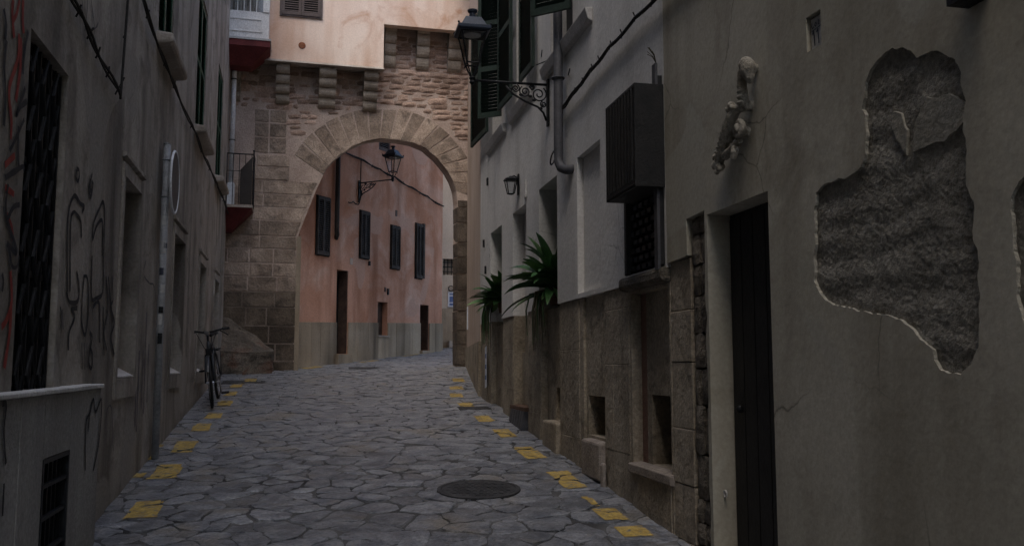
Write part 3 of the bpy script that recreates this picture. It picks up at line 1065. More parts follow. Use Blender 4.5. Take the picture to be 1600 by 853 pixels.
def arch_house():
    root = A.root
    p = A.p
    poly = [(-3.2, .9)] + [(.133, .9)] + INNER[1:-1] + [(3.285, .9), (4.6, .9), (4.6, 12.4), (-3.2, 12.4)]
    MB(p).prism(poly, 0, DA, shift=SH).build('wall', 'mortar', root)
    # voussoirs
    inn = INNER[4:16]
    N = 17
    inn = [(.53, 5.39)] + inn
    for k in range(N):
        g = .008
        t0, t1 = k / N, (k + 1) / N
        q = []
        for j in range(4):
            q.append(at_len(inn, t0 + (t1 - t0) * (g * 1.4 + (1 - 2.8 * g) * j / 3)))
        for j in range(4):
            q.append(at_len(OUTER, t1 - .004 - (t1 - t0 - .008) * j / 3))
        # slight irregular outer edge
        lift = rnd.uniform(-.03, .02)
        cx, cz = 1.75, 5.0
        for j in range(4, 8):
            dx, dz = q[j][0] - cx, q[j][1] - cz
            l = math.hypot(dx, dz)
            q[j] = (q[j][0] + dx / l * lift, q[j][1] + dz / l * lift)
        MB(p).prism(q, -.12, .008 + rnd.uniform(-.003, .005)).build('voussoir', 'ashlar', root, bevel=.006)
    # ashlar courses left of the opening
    r = random.Random(5)

    def block(poly2, d, m='ashlar'):
        MB(p).prism(poly2, -.08, d).build('ashlar_block', m, root, bevel=.008)
    for z0, z1 in ((6.40, 6.64), (6.11, 6.37), (5.78, 6.08)):
        e = r.uniform(-.02, .02)
        block([(-.82 + e, z0), (-.55, z0 - .01), (-.55, z1), (-.82 + e, z1)], .009)
        block([(-.52, z0), (-.22 + e, z0), (-.22 + e, z1 + .01), (-.52, z1)], .010)
    zs = [5.74, 5.50, 5.23, 4.96, 4.69, 4.43, 4.12, 3.87, 3.58, 3.32, 3.02, 2.72, 2.36, 2.02, 1.68, 1.25]
    for k, (z1, z0) in enumerate(zip(zs, zs[1:])):
        right0, right1 = inner_left(z0) - .035, inner_left(z1) - .035
        if z1 > 5.45:
            right0 = right1 = -.12
        left = (-1.75 if z1 < 5.0 else (-1.2 if z1 < 5.5 else -.85)) + r.uniform(-.1, .1)
        # cut points, measured from the opening leftwards
        cuts = [0]
        while True:
            wd = r.uniform(.62, 1.0) if 4.1 < z1 < 5.6 else r.uniform(.36, .62)
            if right0 - cuts[-1] - wd < left + .12:
                cuts.append(right0 - left)
                break
            cuts.append(cuts[-1] + wd)
        for a, b in zip(cuts, cuts[1:]):
            ra, rb = (right0 - a, right1 - a) if a == 0 else (right0 - a, right0 - a)
            l = right0 - b
            if min(ra, rb) - l < .08:
                continue
            g = .012
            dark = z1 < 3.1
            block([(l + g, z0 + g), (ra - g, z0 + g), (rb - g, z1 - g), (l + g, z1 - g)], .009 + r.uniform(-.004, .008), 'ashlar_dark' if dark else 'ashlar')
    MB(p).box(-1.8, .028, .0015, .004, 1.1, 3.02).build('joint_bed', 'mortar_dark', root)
    # right pier
    z = 1.2
    while z < 4.9:
        h = r.uniform(.28, .42)
        e = r.uniform(-.008, .008)
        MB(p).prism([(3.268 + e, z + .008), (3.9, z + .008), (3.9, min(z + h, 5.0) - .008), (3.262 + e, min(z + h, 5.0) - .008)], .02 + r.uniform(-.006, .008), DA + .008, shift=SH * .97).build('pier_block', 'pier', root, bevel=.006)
        z += h
    # rubble masonry above
    var = [blockmesh(40 + k, 1, 1, .9, .07, 'rubble').mesh('rubble_stone', 'rubble') for k in range(10)]
    cnt = 0
    z = 5.55
    while z < 8.35:
        h = r.uniform(.085, .135)
        s = -1.35 + r.uniform(0, .2)
        while s < 3.75:
            w = r.uniform(.14, .40) * (1.15 if s > 1.6 else 1.0)
            cs, cz = s + w / 2, z + h / 2 + .03 * math.sin(s * 1.7)
            ok = True
            if cz < 6.68 and cs < -.14 and not (cs > -.2 and cz > 6.0):
                ok = False
            if -.2 < cs < .6 and cz < 5.75:
                ok = False
            if cz - h * .3 < max(outer_top(s), outer_top(s + w), outer_top(cs)) + .02 and cs > -.1:
                ok = False
            if cz > 7.50 and cs < 1.65:
                ok = False
            if ok and cs > .9 or (ok and r.random() < .82):
                if cnt < 300:
                    put('rubble_stone', var[r.randrange(10)], root, p(cs, r.uniform(.008, .034), cz),
                        (0, r.uniform(-.05, .05), 0), (w * r.uniform(.95, 1.08), .06, h * r.uniform(.9, 1.12)))
                    cnt += 1
            s += w
        z += h
    # projecting plastered bay (wall face .5 m out), its underside, and the stepped edge on the right
    by = .50
    face = [(-1.75, 7.52), (1.65, 7.52), (1.65, 8.42), (4.3, 8.42), (4.3, 12.38), (-1.75, 12.38)]
    MB(p).prism(face, by - .17, by).build('bay_wall', 'plaster_bay', root, bevel=.012)
    MB(p).box(-1.75, 1.63, .005, by - .172, 7.55, 7.70).build('bay_floor', 'corbel', root)
    MB(p).box(-1.75, 4.3, .005, by - .172, 9.2, 9.35).build('bay_floor', 'corbel', root)
    MB(p).hexa([(-1.75, by - .16, 7.47), (-1.75, by - .16, 7.518), (-1.75, by + .045, 7.475), (-1.75, by + .02, 7.518), (1.66, by - .16, 7.47), (1.66, by - .16, 7.518), (1.66, by + .045, 7.475), (1.66, by + .02, 7.518)]).build('bay_edge', 'sill_stone', root, bevel=.008)
    MB(p).box(-1.9, 4.4, -.5, by + .3, 12.404, 12.55).build('roof', 'roof_tile', root)

    def corbel(s0, s1, zt, steps, hh, o, m='corbel'):
        prof = [(.005, zt)]
        for k in range(steps):                  # top lobe sticks out most
            zt1 = zt - k * hh
            out = o * (steps - k) / steps + .03
            nxt = o * (steps - k - 1) / steps + .03
            prof += [(out * .96, zt1 - .002), (out, zt1 - hh * .25), (out, zt1 - hh * .5), (out - .02, zt1 - hh * .75), (out - .055, zt1 - hh * .93), (max(nxt - .02, .03), zt1 - hh)]
        prof.append((.005, zt - steps * hh))
        MB(p).prism(prof, s0, s1, 'dz').build('corbel', m, root, bevel=.012)
    corbel(-1.32, -1.10, 7.468, 4, .175, .42)
    corbel(-.43, -.17, 7.468, 4, .175, .42)
    corbel(.40, .73, 7.468, 4, .18, .42)
    corbel(1.28, 1.56, 7.468, 4, .18, .42)
    for s0, s1 in ((1.70, 1.93), (2.36, 2.62), (3.02, 3.30), (3.72, 3.98)):
        corbel(s0, s1, 8.60, 4, .225, .32)
    MB(p).box(1.66, 4.3, .003, .09, 9.0, 9.19).build('lintel_stone', 'corbel', root)
    # shuttered window in the bay
    w0, w1, wz = -.35, .39, 8.43
    fr = MB(p)
    fr.box(w0 - .04, w0, by + .002, by + .03, wz - .03, wz + 1.35).box(w1, w1 + .04, by + .002, by + .03, wz - .03, wz + 1.35).box(w0, w1, by + .002, by + .028, wz - .03, wz)
    fr.build('window_frame', 'shutter_brown', root)
    MB(p).box(w0, w1, by + .001, by + .004, wz, wz + 1.35).build('window', 'black_void', root)
    for a in (w0, (w0 + w1) / 2):
        leaf(root, p(a + .003, by + .026, wz + .004), 0, (w1 - w0) / 2 - .006, 1.33, 'shutter_brown', 26)
    # round rusty tie plate
    mb = MB(p)
    n = 18
    c = [mb.vert(.05 + .062 * math.cos(2 * PI * k / n), by + .012, 7.84 + .062 * math.sin(2 * PI * k / n)) for k in range(n)]
    c2 = [mb.vert(.05 + .07 * math.cos(2 * PI * k / n), by + .001, 7.84 + .07 * math.sin(2 * PI * k / n)) for k in range(n)]
    mb.face(*c)
    for k in range(n):
        mb.face(c[k], c[(k + 1) % n], c2[(k + 1) % n], c2[k])
    mb.build('tie_plate', 'rust', root)
    # glazed white balcony room on a red bracket
    gb = MB(p)
    x0, x1, y1, z0, z1 = -1.75, -.575, 1.0, 7.72, 10.6
    gb.box(x0, x1, by + .004, y1 - .05, z0 + .05, z0 + .09)
    gb.box(x1 - .05, x1, by + .004, y1 - .052, z0 + .09, z1)
    gb.box(x0, x1, by + .004, y1, z1 + .002, z1 + .12)
    room = gb.build('glazed_balcony', 'white_paint', root)
    MB(p).box(x0, x1, y1 - .05, y1, z0, z0 + .52).build('panel', 'white_paint', room)
    MB(p).box(x0, x1 - .12, y1 + .001, y1 + .014, z0 + .12, z0 + .14).build('moulding', 'white_paint', room)
    MB(p).box(x0, x1 - .12, y1 + .001, y1 + .014, z0 + .36, z0 + .38).build('moulding', 'white_paint', room)
    MB(p).box(x1 - .14, x1 - .12, y1 + .001, y1 + .015, z0 + .12, z0 + .38).build('moulding', 'white_paint', room)
    MB(p).box(x1 - .11, x1 + .004, y1 - .051, y1 + .02, z0 + .521, z1).build('post', 'white_paint', room)
    for k in range(4):
        s = x1 - .115 - .115 * (k + 1)
        MB(p).box(s - .008, s + .008, y1 - .03, y1 - .01, z0 + .521, z1).build('glazing_bar', 'white_paint', room)
    MB(p).box(x0, x1 - .11, y1 - .045, y1 - .042, z0 + .521, z1).build('pane', 'lamp_glass', room)
    cu = MB(p)
    prev = None
    for k in range(60):
        s = x0 + (x1 - .12 - x0) * k / 59
        d = y1 - .16 + .025 * math.sin(k * 1.3)
        a = (cu.vert(s, d, z0 + .53), cu.vert(s, d, z1))
        if prev:
            cu.face(prev[0], a[0], a[1], prev[1])
        prev = a
    cu.build('curtain', 'curtain', room, fix=False)
    MB(p).box(x0, x1 + .05, by + .003, y1 + .05, z0 - .04, z0 - .002).build('ledge', 'sill_pale', room)
    rb = MB(p)
    rb.prism([(x0, z0 - .16), (x1 + .03, z0 - .16), (x1 + .03, z0 - .043), (x0, z0 - .043)], by + .01, y1 + .035)
    rb.hexa([(x0, by - .1, z0 - .46), (x0, by - .1, z0 - .165), (x0, y1 - .25, z0 - .46), (x0, y1 + .03, z0 - .165), (x1 - .32, by - .1, z0 - .46), (x1 + .02, by - .1, z0 - .165), (x1 - .32, y1 - .25, z0 - .46), (x1 + .02, y1 + .03, z0 - .165)])
    rb.build('bracket', 'red_paint', room)
    # small balcony below
    s0, s1, y1, zf = -1.65, -.79, .62, 4.56
    bal = MB(p).box(s0, s1, .02, y1, zf, zf + .05).build('balcony', 'sill_stone', root)
    MB(p).hexa([(s0, .02, zf - .42), (s0, .02, zf - .002), (s0, .25, zf - .42), (s0, y1 - .02, zf - .002), (s1 - .40, .02, zf - .42), (s1 - .01, .02, zf - .002), (s1 - .40, .25, zf - .42), (s1 - .01, y1 - .02, zf - .002)]).build('bracket', 'red_paint', bal)
    MB(p).tube([(s0, y1 - .03, zf + 1.03), (s1, y1 - .03, zf + 1.03)], .012, 6).build('rail', 'iron', bal)
    MB(p).tube([(s0, y1 - .03, zf + .70), (s1, y1 - .03, zf + .70)], .007, 6).build('rail', 'iron', bal)
    for k in range(8):
        s = s0 + .04 + k * .112
        MB(p).tube([(s, y1 - .03, zf + .05), (s, y1 - .03, zf + 1.03)], .008, 6).build('bar', 'iron', bal)
    MB(p).tube([(s1, y1 - .03, zf + .05), (s1, y1 - .03, zf + 1.08)], .014, 8).ball((s1, y1 - .03, zf + 1.10), .022).build('corner_post', 'iron', bal)
    MB(p).tube([(s1, y1 - .03, zf + 1.03), (s1, .03, zf + 1.03)], .012, 6).build('rail', 'iron', bal)
    for k in range(5):
        MB(p).tube([(s1, y1 - .12 - .1 * k, zf + .05), (s1, y1 - .12 - .1 * k, zf + 1.03)], .008, 6).build('bar', 'iron', bal)
    MB(p).prism([(s1 - .24, zf + .06), (s1 - .02, zf + .06), (s1 - .02, zf + .98), (s1 - .24, zf + .72)], y1 - .018, y1 - .008).build('screen', 'pipe_dark', bal)
    # sloping buttress
    b = MB(p)
    bz = 1.1
    b.hexa([(-1.75, .002, bz), (-1.75, .002, 2.9), (-1.75, .60, bz), (-1.75, .60, 1.86), (-.34, .002, bz), (-.37, .002, 1.93), (-.33, .60, bz), (-.36, .58, 1.85)])
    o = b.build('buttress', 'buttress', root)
    sub = o.modifiers.new('subdivision', 'SUBSURF')
    sub.subdivision_type = 'SIMPLE'
    sub.levels = sub.render_levels = 5
    tx = bpy.data.textures.new('buttress_relief', 'CLOUDS')
    tx.noise_scale = .28
    dm = o.modifiers.new('relief', 'DISPLACE')
    dm.texture = tx
    dm.strength = .14
    # quoin strip on the left jamb
    MB(p).box(.045, .131, -.33, .028, 1.2, 4.13).build('jamb_strip', 'plinth', root)


arch_house()

# ------------------------------------------------------------------ pink house behind the arch
K_ = Frame('pink_house', 'salmon pink house with closed louvred shutters seen through the arch', 'house', (-4.288, 17.834), (.4472, .8944), -1)


def pink_house():
    p, root = K_.p, K_.root
    doors = [(1.26, 1.66, 1.84, 3.63), (4.56, 4.96, 1.96, 3.08)]
    reg = [(a, b, c, d, -.30, 0) for a, b, c, d in doors] + [(2.77, 3.16, 2.245, 3.04, -.16, 0)]
    reg.append((2.72, 3.19, 6.55, 7.6, -.1, 0))
    grid_wall(K_, .03, 5.59, .8, 9.3, [(.8, 0, 0)], reg, ['plaster_pink'])
    mass(K_, .03, 5.59, .8, 9.3, 3.0, 'plaster_pink', .35)
    ztop = lambda s: 2.455 + .037 * s
    # plinth slabs, interrupted at the doors and the niche
    js = [.03, .43, .72, 1.0, 1.258, 1.662, 2.0, 2.38, 2.77, 3.16, 3.5, 3.85, 4.2, 4.558, 4.962, 5.25, 5.595]
    for a, b in zip(js, js[1:]):
        if (a, b) in ((1.258, 1.662), (4.558, 4.962)):
            continue
        if (a, b) == (2.77, 3.16):
            MB(p).box(a + .003, b - .003, .002, .035, 1.2, 2.243).build('plinth_slab', 'plinth', root)
            continue
        MB(p).prism([(a + .003, 1.2), (b - .003, 1.2), (b - .003, ztop(b)), (a + .003, ztop(a))], .002, .032 + rnd.uniform(-.004, .004)).build('plinth_slab', 'plinth', root, bevel=.004)
    MB(p).box(2.74, 3.19, -.15, .06, 2.2435, 2.275).build('sill', 'sill_stone', root)
    MB(p).box(2.775, 3.155, -.158, -.14, 2.28, 3.035).build('window', 'dark_brown', root)
    for a, b, z0, z1 in doors:
        d = MB(p).box(a + .003, b - .003, -.298, -.25, z0 + .01, z1 - .005).build('door', 'wood_black', root)
        for k in range(3):
            q = a + .02 + (b - a - .04) * k / 3
            MB(p).box(q + .006, q + (b - a - .04) / 3 - .006, -.249, -.238, z0 + .05, z1 - .06).build('plank', 'wood_black', d)
        MB(p).box(b - .028, b - .004, -.237, -.012, z0 + .01, z1 - .004).build('shade_lining', 'dark_brown', root)  # dark lining added so the pink plaster reveal looks shaded
        MB(p).box(a - .05, b + .06, -.24, .12, gz(K_.w(a, 0, 0).y) - .2, z0 - .005).build('step', 'plinth', root, bevel=.01)
    for a, b, z0, z1 in ((.54, .955, 3.875, 5.095), (2.035, 2.375, 3.96, 5.015), (3.245, 3.60, 3.845, 4.855), (4.305, 4.61, 3.71, 5.05)):
        MB(p).box(a - .02, b + .02, .001, .014, z0 - .02, z1 + .02).build('window', 'black_void', root)
        w = (b - a) / 2
        for q in (a, a + w):
            leaf(root, p(q + .002, .034, z0), 0, w - .004, z1 - z0, 'shutter_grey', 24, single=False)
    MB(p).box(4.60, 4.67, .002, .06, 3.72, 5.08).build('shutter_edge', 'shutter_grey', root)
    leaf(root, p(2.73, -.03, 6.56), 0, .45, 1.0, 'shutter_brown', 20, single=False, closed_back=True)
    MB(p).tube([(1.14, .07, 9.2), (1.14, .07, 4.45), (1.16, .065, 4.36), (1.2, .0, 4.28)], .05, 10).build('drainpipe', 'pipe_dark', root, smooth=True)
    MB(p).box(3.43, 3.50, .001, .012, 5.10, 5.24).build('air_vent', 'shutter_brown', root)
    MB(p).box(3.02, 3.06, .001, .03, 3.28, 3.38).build('bell_plate', 'shutter_brown', root)
    MB(p).box(3.13, 3.18, .001, .03, 3.22, 3.36).build('bell_plate', 'iron', root)
    MB(p).box(2.38, 2.42, .001, .04, 3.82, 3.92).build('shutter_stay', 'iron', root)
    MB(p).box(1.70, 1.80, .001, .012, 3.78, 3.92).build('house_number', 'plaster_strip', root)


pink_house()
cables('wall_cable', 'drooping cable crossing the pink wall behind the far lantern', [(.4, .04, 6.35), (2.082, .05, 6.145), (2.721, .05, 6.083), (3.328, .05, 6.011), (4.041, .05, 5.897), (4.788, .05, 5.799), (5.55, .05, 5.66)], .016, frame=K_, strands=2, ties=6, sag=.03)
cables('wall_cable', 'short looped cable hanging below the far lantern bracket', [(1.98, .05, 6.13), (1.96, .06, 5.7), (1.98, .06, 5.3), (1.9, .06, 5.12), (1.72, .05, 5.16), (1.55, .05, 5.12)], .012, frame=K_, sag=.02)

# ------------------------------------------------------------------ far house at the bend
F = Frame('far_house', 'ochre plaster house closing the view at the bend, sliver beside the arch', 'house', (-1.68, 24.85), (.9854, .1701), -1)


def far_house():
    p, root = F.p, F.root
    grid_wall(F, -2.6, 6.0, 1.0, 9.0, [(1.0, .0, 1), (3.17, -.01, 0)], [(-.25, .15, 4.1, 4.55, -.12, 0)], ['plaster_far', 'plinth'])
    mass(F, -2.6, 6.0, 1.0, 9.0, 4, 'plaster_far', .3)
    for k in range(4):
        MB(p).box(-.22 + k * .1, -.195 + k * .1, -.06, -.035, 4.1, 4.55).build('window_bar', 'iron', root)
    for k in range(3):
        MB(p).box(-.25, .15, -.034, -.014, 4.18 + k * .13, 4.205 + k * .13).build('window_bar', 'iron', root)
    MB(p).torus(p(-.02, .03, 3.72), (0, 1, 0), .07, .015, 16, 5).torus(p(.14, .03, 3.70), (0, 1, 0), .07, .015, 16, 5).build('cable_loop', 'cable', root)
    MB(p).box(-.1, .5, .001, .5, 1.9, 2.26).build('step', 'sill_stone', root)


far_house()
q = F.w(.03, .0, 3.42)
nb = empty('notice_board', q, math.atan2(.1701, .9854), 'small white and blue notice on the far wall beside the arch', 'notice')
MB().box(-.13, .2, -.02, -.002, -.21, .21).build('board', 'poster', nb)
for z0, z1 in ((-.17, -.11), (-.08, .08), (.12, .16)):
    MB().box(-.09, .16, -.0235, -.0202, z0, z1).build('print', 'poster_ink', nb)

# ------------------------------------------------------------------ right side: narrow pink house, white house, beige house
P = Frame('narrow_house', 'narrow pinkish house wedged between the arch and the white house on the right', 'house', (-.469, 13.238), (-.0893, .996), 1)


def narrow_house():
    p, root = P.p, P.root
    grid_wall(P, 0.03, 5.6, .4, 9.6, [(.4, .022, 1), (1.95, 0, 0)], [], ['plaster_strip', 'dado'])
    mass(P, .03, 5.6, .4, 9.6, 4, 'plaster_strip', .25)
    MB(p).hexa([(0, .001, 9.35), (0, .001, 9.6), (0, .05, 9.4), (0, .2, 9.598), (5.6, .001, 9.35), (5.6, .001, 9.6), (5.6, .05, 9.4), (5.6, .2, 9.598)]).build('cornice', 'sill_stone', root)
    MB(p).box(4.4, 4.55, .002, .02, 2.3, 2.75).build('notice', 'poster', root)


narrow_house()

W = Frame('white_house', 'whitewashed house with brown stone base, barred box window and open dark shutters', 'house', (1.088, 5.681), (-.2018, .9794), 1)
WUP = [(6.0, 6.72), (4.56, 5.07), (2.55, 3.40)]


def white_house():
    p, root = W.p, W.root
    reg = [
        (2.36, 2.47, 2.2, 3.48, 0, 0),
        (1.73, 2.44, 2.24, 3.49, -.06, 0), (1.73, 2.34, .2, 2.2, -.045, 1),
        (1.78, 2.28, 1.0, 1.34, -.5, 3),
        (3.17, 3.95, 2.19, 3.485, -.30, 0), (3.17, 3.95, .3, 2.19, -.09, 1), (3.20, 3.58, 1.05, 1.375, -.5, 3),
        (4.58, 5.35, 1.12, 2.2, -.15, 1), (4.58, 5.35, 2.2, 3.452, -.15, 0), (4.58, 5.35, .3, 1.12, -.03, 1),
        (6.05, 6.88, 2.14, 3.43, -.30, 0), (6.05, 6.88, .5, 2.14, -.09, 1),
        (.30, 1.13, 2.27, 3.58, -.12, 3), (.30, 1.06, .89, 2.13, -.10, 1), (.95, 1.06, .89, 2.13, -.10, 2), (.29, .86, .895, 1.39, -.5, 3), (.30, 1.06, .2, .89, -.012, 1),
    ]
    for a, b in WUP:
        reg.append((a, b, 4.75, 6.8, -.2, 0))
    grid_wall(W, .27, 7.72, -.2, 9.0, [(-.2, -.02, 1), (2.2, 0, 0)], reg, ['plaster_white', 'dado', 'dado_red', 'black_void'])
    mass(W, .27, 7.72, -.2, 9.0, 5, 'plaster_white', .35)
    # plaster lower edge steps
    for a, b, z in ((.272, 1.15, 2.265), (1.17, 1.735, 2.245)):
        pass
    # base stones: a few big dressed blocks proud of the base
    r = random.Random(9)
    for (s0, s1, z0, z1) in ((1.10, 1.70, .35, 2.19), (2.46, 3.14, .45, 2.19), (3.98, 4.55, .6, 2.19), (5.38, 6.02, .75, 2.18), (6.92, 7.7, .9, 2.19), (.285, .29, 0, 0)):
        z = z0
        while z < z1 - .1:
            h = min(r.uniform(.4, .8), z1 - z)
            cut = s0 + (s1 - s0) * r.choice((.35, .5, .65, 1.0))
            for a, b in ((s0, cut), (cut, s1)):
                if b - a > .08:
                    MB(p).box(a + .003, b - .003, -.06, -.018 + r.uniform(0, .006), z + .001, z + h - .001).build('base_stone', 'dado', root, bevel=.005)
            z += h
    # sills and steps at the foot
    MB(p).hexa([(.25, -.09, .80), (.25, -.09, .90), (.25, .015, .82), (.25, .015, .885), (1.08, -.09, .80), (1.08, -.09, .90), (1.08, .015, .82), (1.08, .015, .885)]).build('basement_sill', 'sill_base', root, bevel=.008)
    MB(p).hexa([(1.74, -.3, .66), (1.74, -.3, 1.0), (1.74, .035, .66), (1.74, .035, .97), (2.26, -.3, .66), (2.26, -.3, 1.0), (2.26, .035, .66), (2.26, .035, .97)]).build('basement_sill', 'sill_base', root, bevel=.02)
    MB(p).box(1.66, 1.735, -.01, .03, .5, .82).build('kerb_stone', 'sill_base', root, bevel=.02)
    MB(p).box(3.16, 3.72, -.3, .03, .72, 1.045).build('basement_sill', 'dado', root, bevel=.02)
    MB(p).box(4.55, 5.38, -.14, .03, 1.085, 1.13).build('door_sill', 'clay', root, bevel=.004)
    for k in range(6):
        s = 4.58 + k * .128
        MB(p).hexa([(s, -.02, .85), (s, -.02, 1.083), (s, .07, .85), (s, .03, 1.083), (s + .10, -.02, .85), (s + .10, -.02, 1.083), (s + .10, .07, .85), (s + .10, .03, 1.083)]).build('edge_tile', 'pipe_grey', root, bevel=.004)
    # dark barred window in niche 3 and 1, door leaf hint in 2
    for a, b, z0, z1 in ((3.18, 3.62, 2.25, 3.45), (6.06, 6.45, 2.2, 3.40)):
        w = MB(p).box(a, b, -.298, -.24, z0, z1).build('window', 'wood_black', root)
        for k in range(5):
            s = a + .05 + (b - a - .1) * k / 4
            MB(p).tube([(s, -.18, z0), (s, -.18, z1 + .02)], .011, 6).build('bar', 'iron', w)
    MB(p).box(4.59, 5.345, -.148, -.12, 1.14, 1.75).build('door_panel', 'dado', root)
    # boxed grille over the tall lattice window
    lat = MB(p)
    lat.box(.305, .37, -.10, .03, 2.275, 3.575).box(1.08, 1.125, -.10, .004, 2.275, 3.575).box(.36, 1.09, -.115, -.095, 2.28, 3.57)
    wdw = lat.build('window', 'wood_black', root)
    bl = MB(p)
    for j in range(13):
        for k in range(6):
            s = .39 + k * .122 + (.06 if j % 2 else 0)
            if s + .075 < 1.08:
                bl.box(s, s + .075, -.09, -.03, 2.30 + j * .065, 2.335 + j * .065)
    bl.build('lattice', 'wood_black', wdw, kind='stuff')
    MB(p).box(.30, .36, .031, .05, 2.24, 3.66).build('frame_post', 'pipe_grey', wdw)
    MB(p).hexa([(.26, -.10, 2.14), (.26, -.10, 2.27), (.26, .05, 2.16), (.26, .05, 2.25), (1.16, -.10, 2.14), (1.16, -.10, 2.27), (1.16, .05, 2.16), (1.16, .05, 2.25)]).build('window_sill', 'rough_stone', root, bevel=.025)
    bx = MB(p)
    x0, x1, z0, z1, y1 = .262, .90, 2.79, 3.50, .215
    bx.box(x0, x0 + .02, .004, y1, z0, z1).box(x1 - .02, x1, .004, y1, z0, z1).box(x0 + .02, x1 - .02, .004, y1, z1 - .02, z1).box(x0 + .02, x1 - .02, .004, y1 - .01, z0, z0 + .015)
    bx.box(x0 + .02, x1 - .02, y1 - .03, y1, z0 + .015, z0 + .05)
    box_ = bx.build('box_grille', 'box_dark', root, bevel=.003)
    for k in range(9):
        s = x0 + .05 + k * .064
        MB(p).box(s, s + .018, y1 - .028, y1 + .006, z0 + .05, z1 - .02).build('slat', 'box_dark', box_)
    # upper windows: sills and open shutter leaves
    for s0, s1 in ((5.75, 7.05), (4.2, 5.4), (1.9, 3.62)):
        MB(p).hexa([(s0, .001, 4.58), (s0, .001, 4.71), (s0, .045, 4.60), (s0, .075, 4.70), (s1, .001, 4.58), (s1, .001, 4.71), (s1, .045, 4.60), (s1, .075, 4.70)]).build('window_sill', 'sill_pale', root, bevel=.006)
    for a, b in WUP:
        w = MB(p).box(a + .004, b - .004, -.198, -.17, 4.76, 6.79).build('window', 'wood_black', root)
        MB(p).box((a + b) / 2 - .02, (a + b) / 2 + .02, -.169, -.15, 4.76, 6.79).build('mullion', 'wood_black', w)
    sg = 'shutter_green'
    # flat against the wall: A, C, D; standing out: B and E
    leaf(root, p(6.76, .075, 4.86), .06, 1.0, 1.95, sg, 36, panes=2)
    leaf(root, p(5.96, .03, 4.86), math.radians(180 - 128), .34, 1.95, sg, 36, panes=3)
    leaf(root, p(5.10, .07, 4.86), .05, .66, 1.95, sg, 36, panes=2)
    leaf(root, p(3.95, .06, 4.86), .03, .60, 1.95, sg, 36, panes=2)
    leaf(root, p(2.52, .03, 4.94), math.radians(48), .42, 1.85, sg, 34, panes=2)
    # downpipe with an elbow into the wall
    MB(p).tube([(2.80, .08, 8.9), (2.80, .08, 3.62), (2.79, .08, 3.53), (2.74, .07, 3.46), (2.66, .04, 3.425), (2.56, -.03, 3.42)], .046, 12).build('drainpipe', 'pipe_grey', root, smooth=True)
    for z in (4.35, 5.6, 7.0):
        MB(p).torus(p(2.80, .08, z), (0, 0, 1), .058, .010, 16, 5).build('pipe_clamp', 'pipe_grey', root)
    MB(p).tube([(2.72, .0, 4.36), (2.52, .04, 4.355)], .006, 5).build('pipe_spike', 'iron', root)
    MB(p).torus(p(2.93, .1, 3.60), (.4, .8, .3), .07, .008, 18, 5).build('wire_loop', 'cable', root)
    for s, z in ((7.2, 2.9), (7.35, 3.3), (7.05, 4.15)):
        MB(p).box(s, s + .04, .001, .025, z, z + .11).build('shutter_stay', 'iron', root)
    MB(p).box(4.55, 4.63, .001, .02, 3.52, 3.72).build('bell_plate', 'sill_pale', root)
    MB(p).torus(p(3.55, .06, 4.86), (.2, .9, .1), .035, .006, 14, 5).build('hook', 'iron', root)
    MB(p).tube([(3.6, .0, 4.80), (3.72, .08, 4.79)], .006, 5).build('hook', 'iron', root)
    # crack scar and little weed at the lattice frame
    for k in range(7):
        a = rnd.uniform(-.06, .06)
        MB(p).tube([(.30, .04, 3.66), (.30 + a * .5, .06, 3.71), (.32 + a, .07 + rnd.uniform(0, .03), 3.74 + rnd.uniform(-.02, .03))], .003, 4).build('dry_weed', 'leaf_dry', root)


white_house()
cables('wall_cable', 'thick twisted cable bundle climbing the white wall to the right of the drainpipe', [(2.98, .04, 4.06), (2.433, .045, 4.087), (1.864, .045, 4.114), (1.285, .045, 4.133), (.691, .045, 4.138), (.0, .045, 4.12), (-1.0, .045, 4.1), (-3.0, .045, 4.1)], .013, frame=W, strands=3, ties=15, sag=.015)
B = Frame('beige_house', 'dark beige plaster house at right with black door and peeling plaster patches', 'house', (1.089, 5.681), (-.2018, .9794), 1)
PATCH1 = [(-2.280, 2.861), (-2.322, 2.830), (-2.358, 2.781), (-2.397, 2.788), (-2.452, 2.784), (-2.505, 2.760), (-2.561, 2.717), (-2.586, 2.684), (-2.600, 2.651), (-2.594, 2.615), (-2.604, 2.571), (-2.611, 2.523), (-2.601, 2.479), (-2.600, 2.432), (-2.606, 2.372), (-2.602, 2.234), (-2.627, 2.138), (-2.616, 2.071), (-2.635, 1.990), (-2.636, 1.911), (-2.637, 1.844), (-2.630, 1.756), (-2.617, 1.667), (-2.571, 1.601), (-2.520, 1.574), (-2.453, 1.578), (-2.401, 1.589), (-2.379, 1.625), (-2.370, 1.661), (-2.318, 1.698), (-2.263, 1.736), (-2.187, 1.777), (-2.126, 1.801), (-2.041, 1.811), (-1.929, 1.825), (-1.810, 1.846), (-1.710, 1.864), (-1.623, 1.916), (-1.581, 1.961), (-1.561, 1.987), (-1.567, 2.076), (-1.585, 2.194), (-1.586, 2.284), (-1.605, 2.401), (-1.667, 2.419), (-1.747, 2.418), (-1.800, 2.436), (-1.848, 2.412), (-1.898, 2.424), (-1.971, 2.437), (-2.007, 2.489), (-2.015, 2.598), (-2.009, 2.655), (-1.988, 2.689), (-2.015, 2.737), (-2.028, 2.788), (-2.058, 2.834), (-2.114, 2.857), (-2.180, 2.869), (-2.243, 2.863)]
PATCH2 = [(-2.870, 2.213), (-2.827, 2.189), (-2.804, 2.151), (-2.808, 2.064), (-2.806, 2.000), (-2.804, 1.894), (-2.811, 1.809), (-2.826, 1.746), (-2.829, 1.684), (-2.904, 1.621), (-3.031, 1.659), (-3.087, 1.771), (-3.110, 1.922), (-3.088, 2.079), (-3.000, 2.196)]
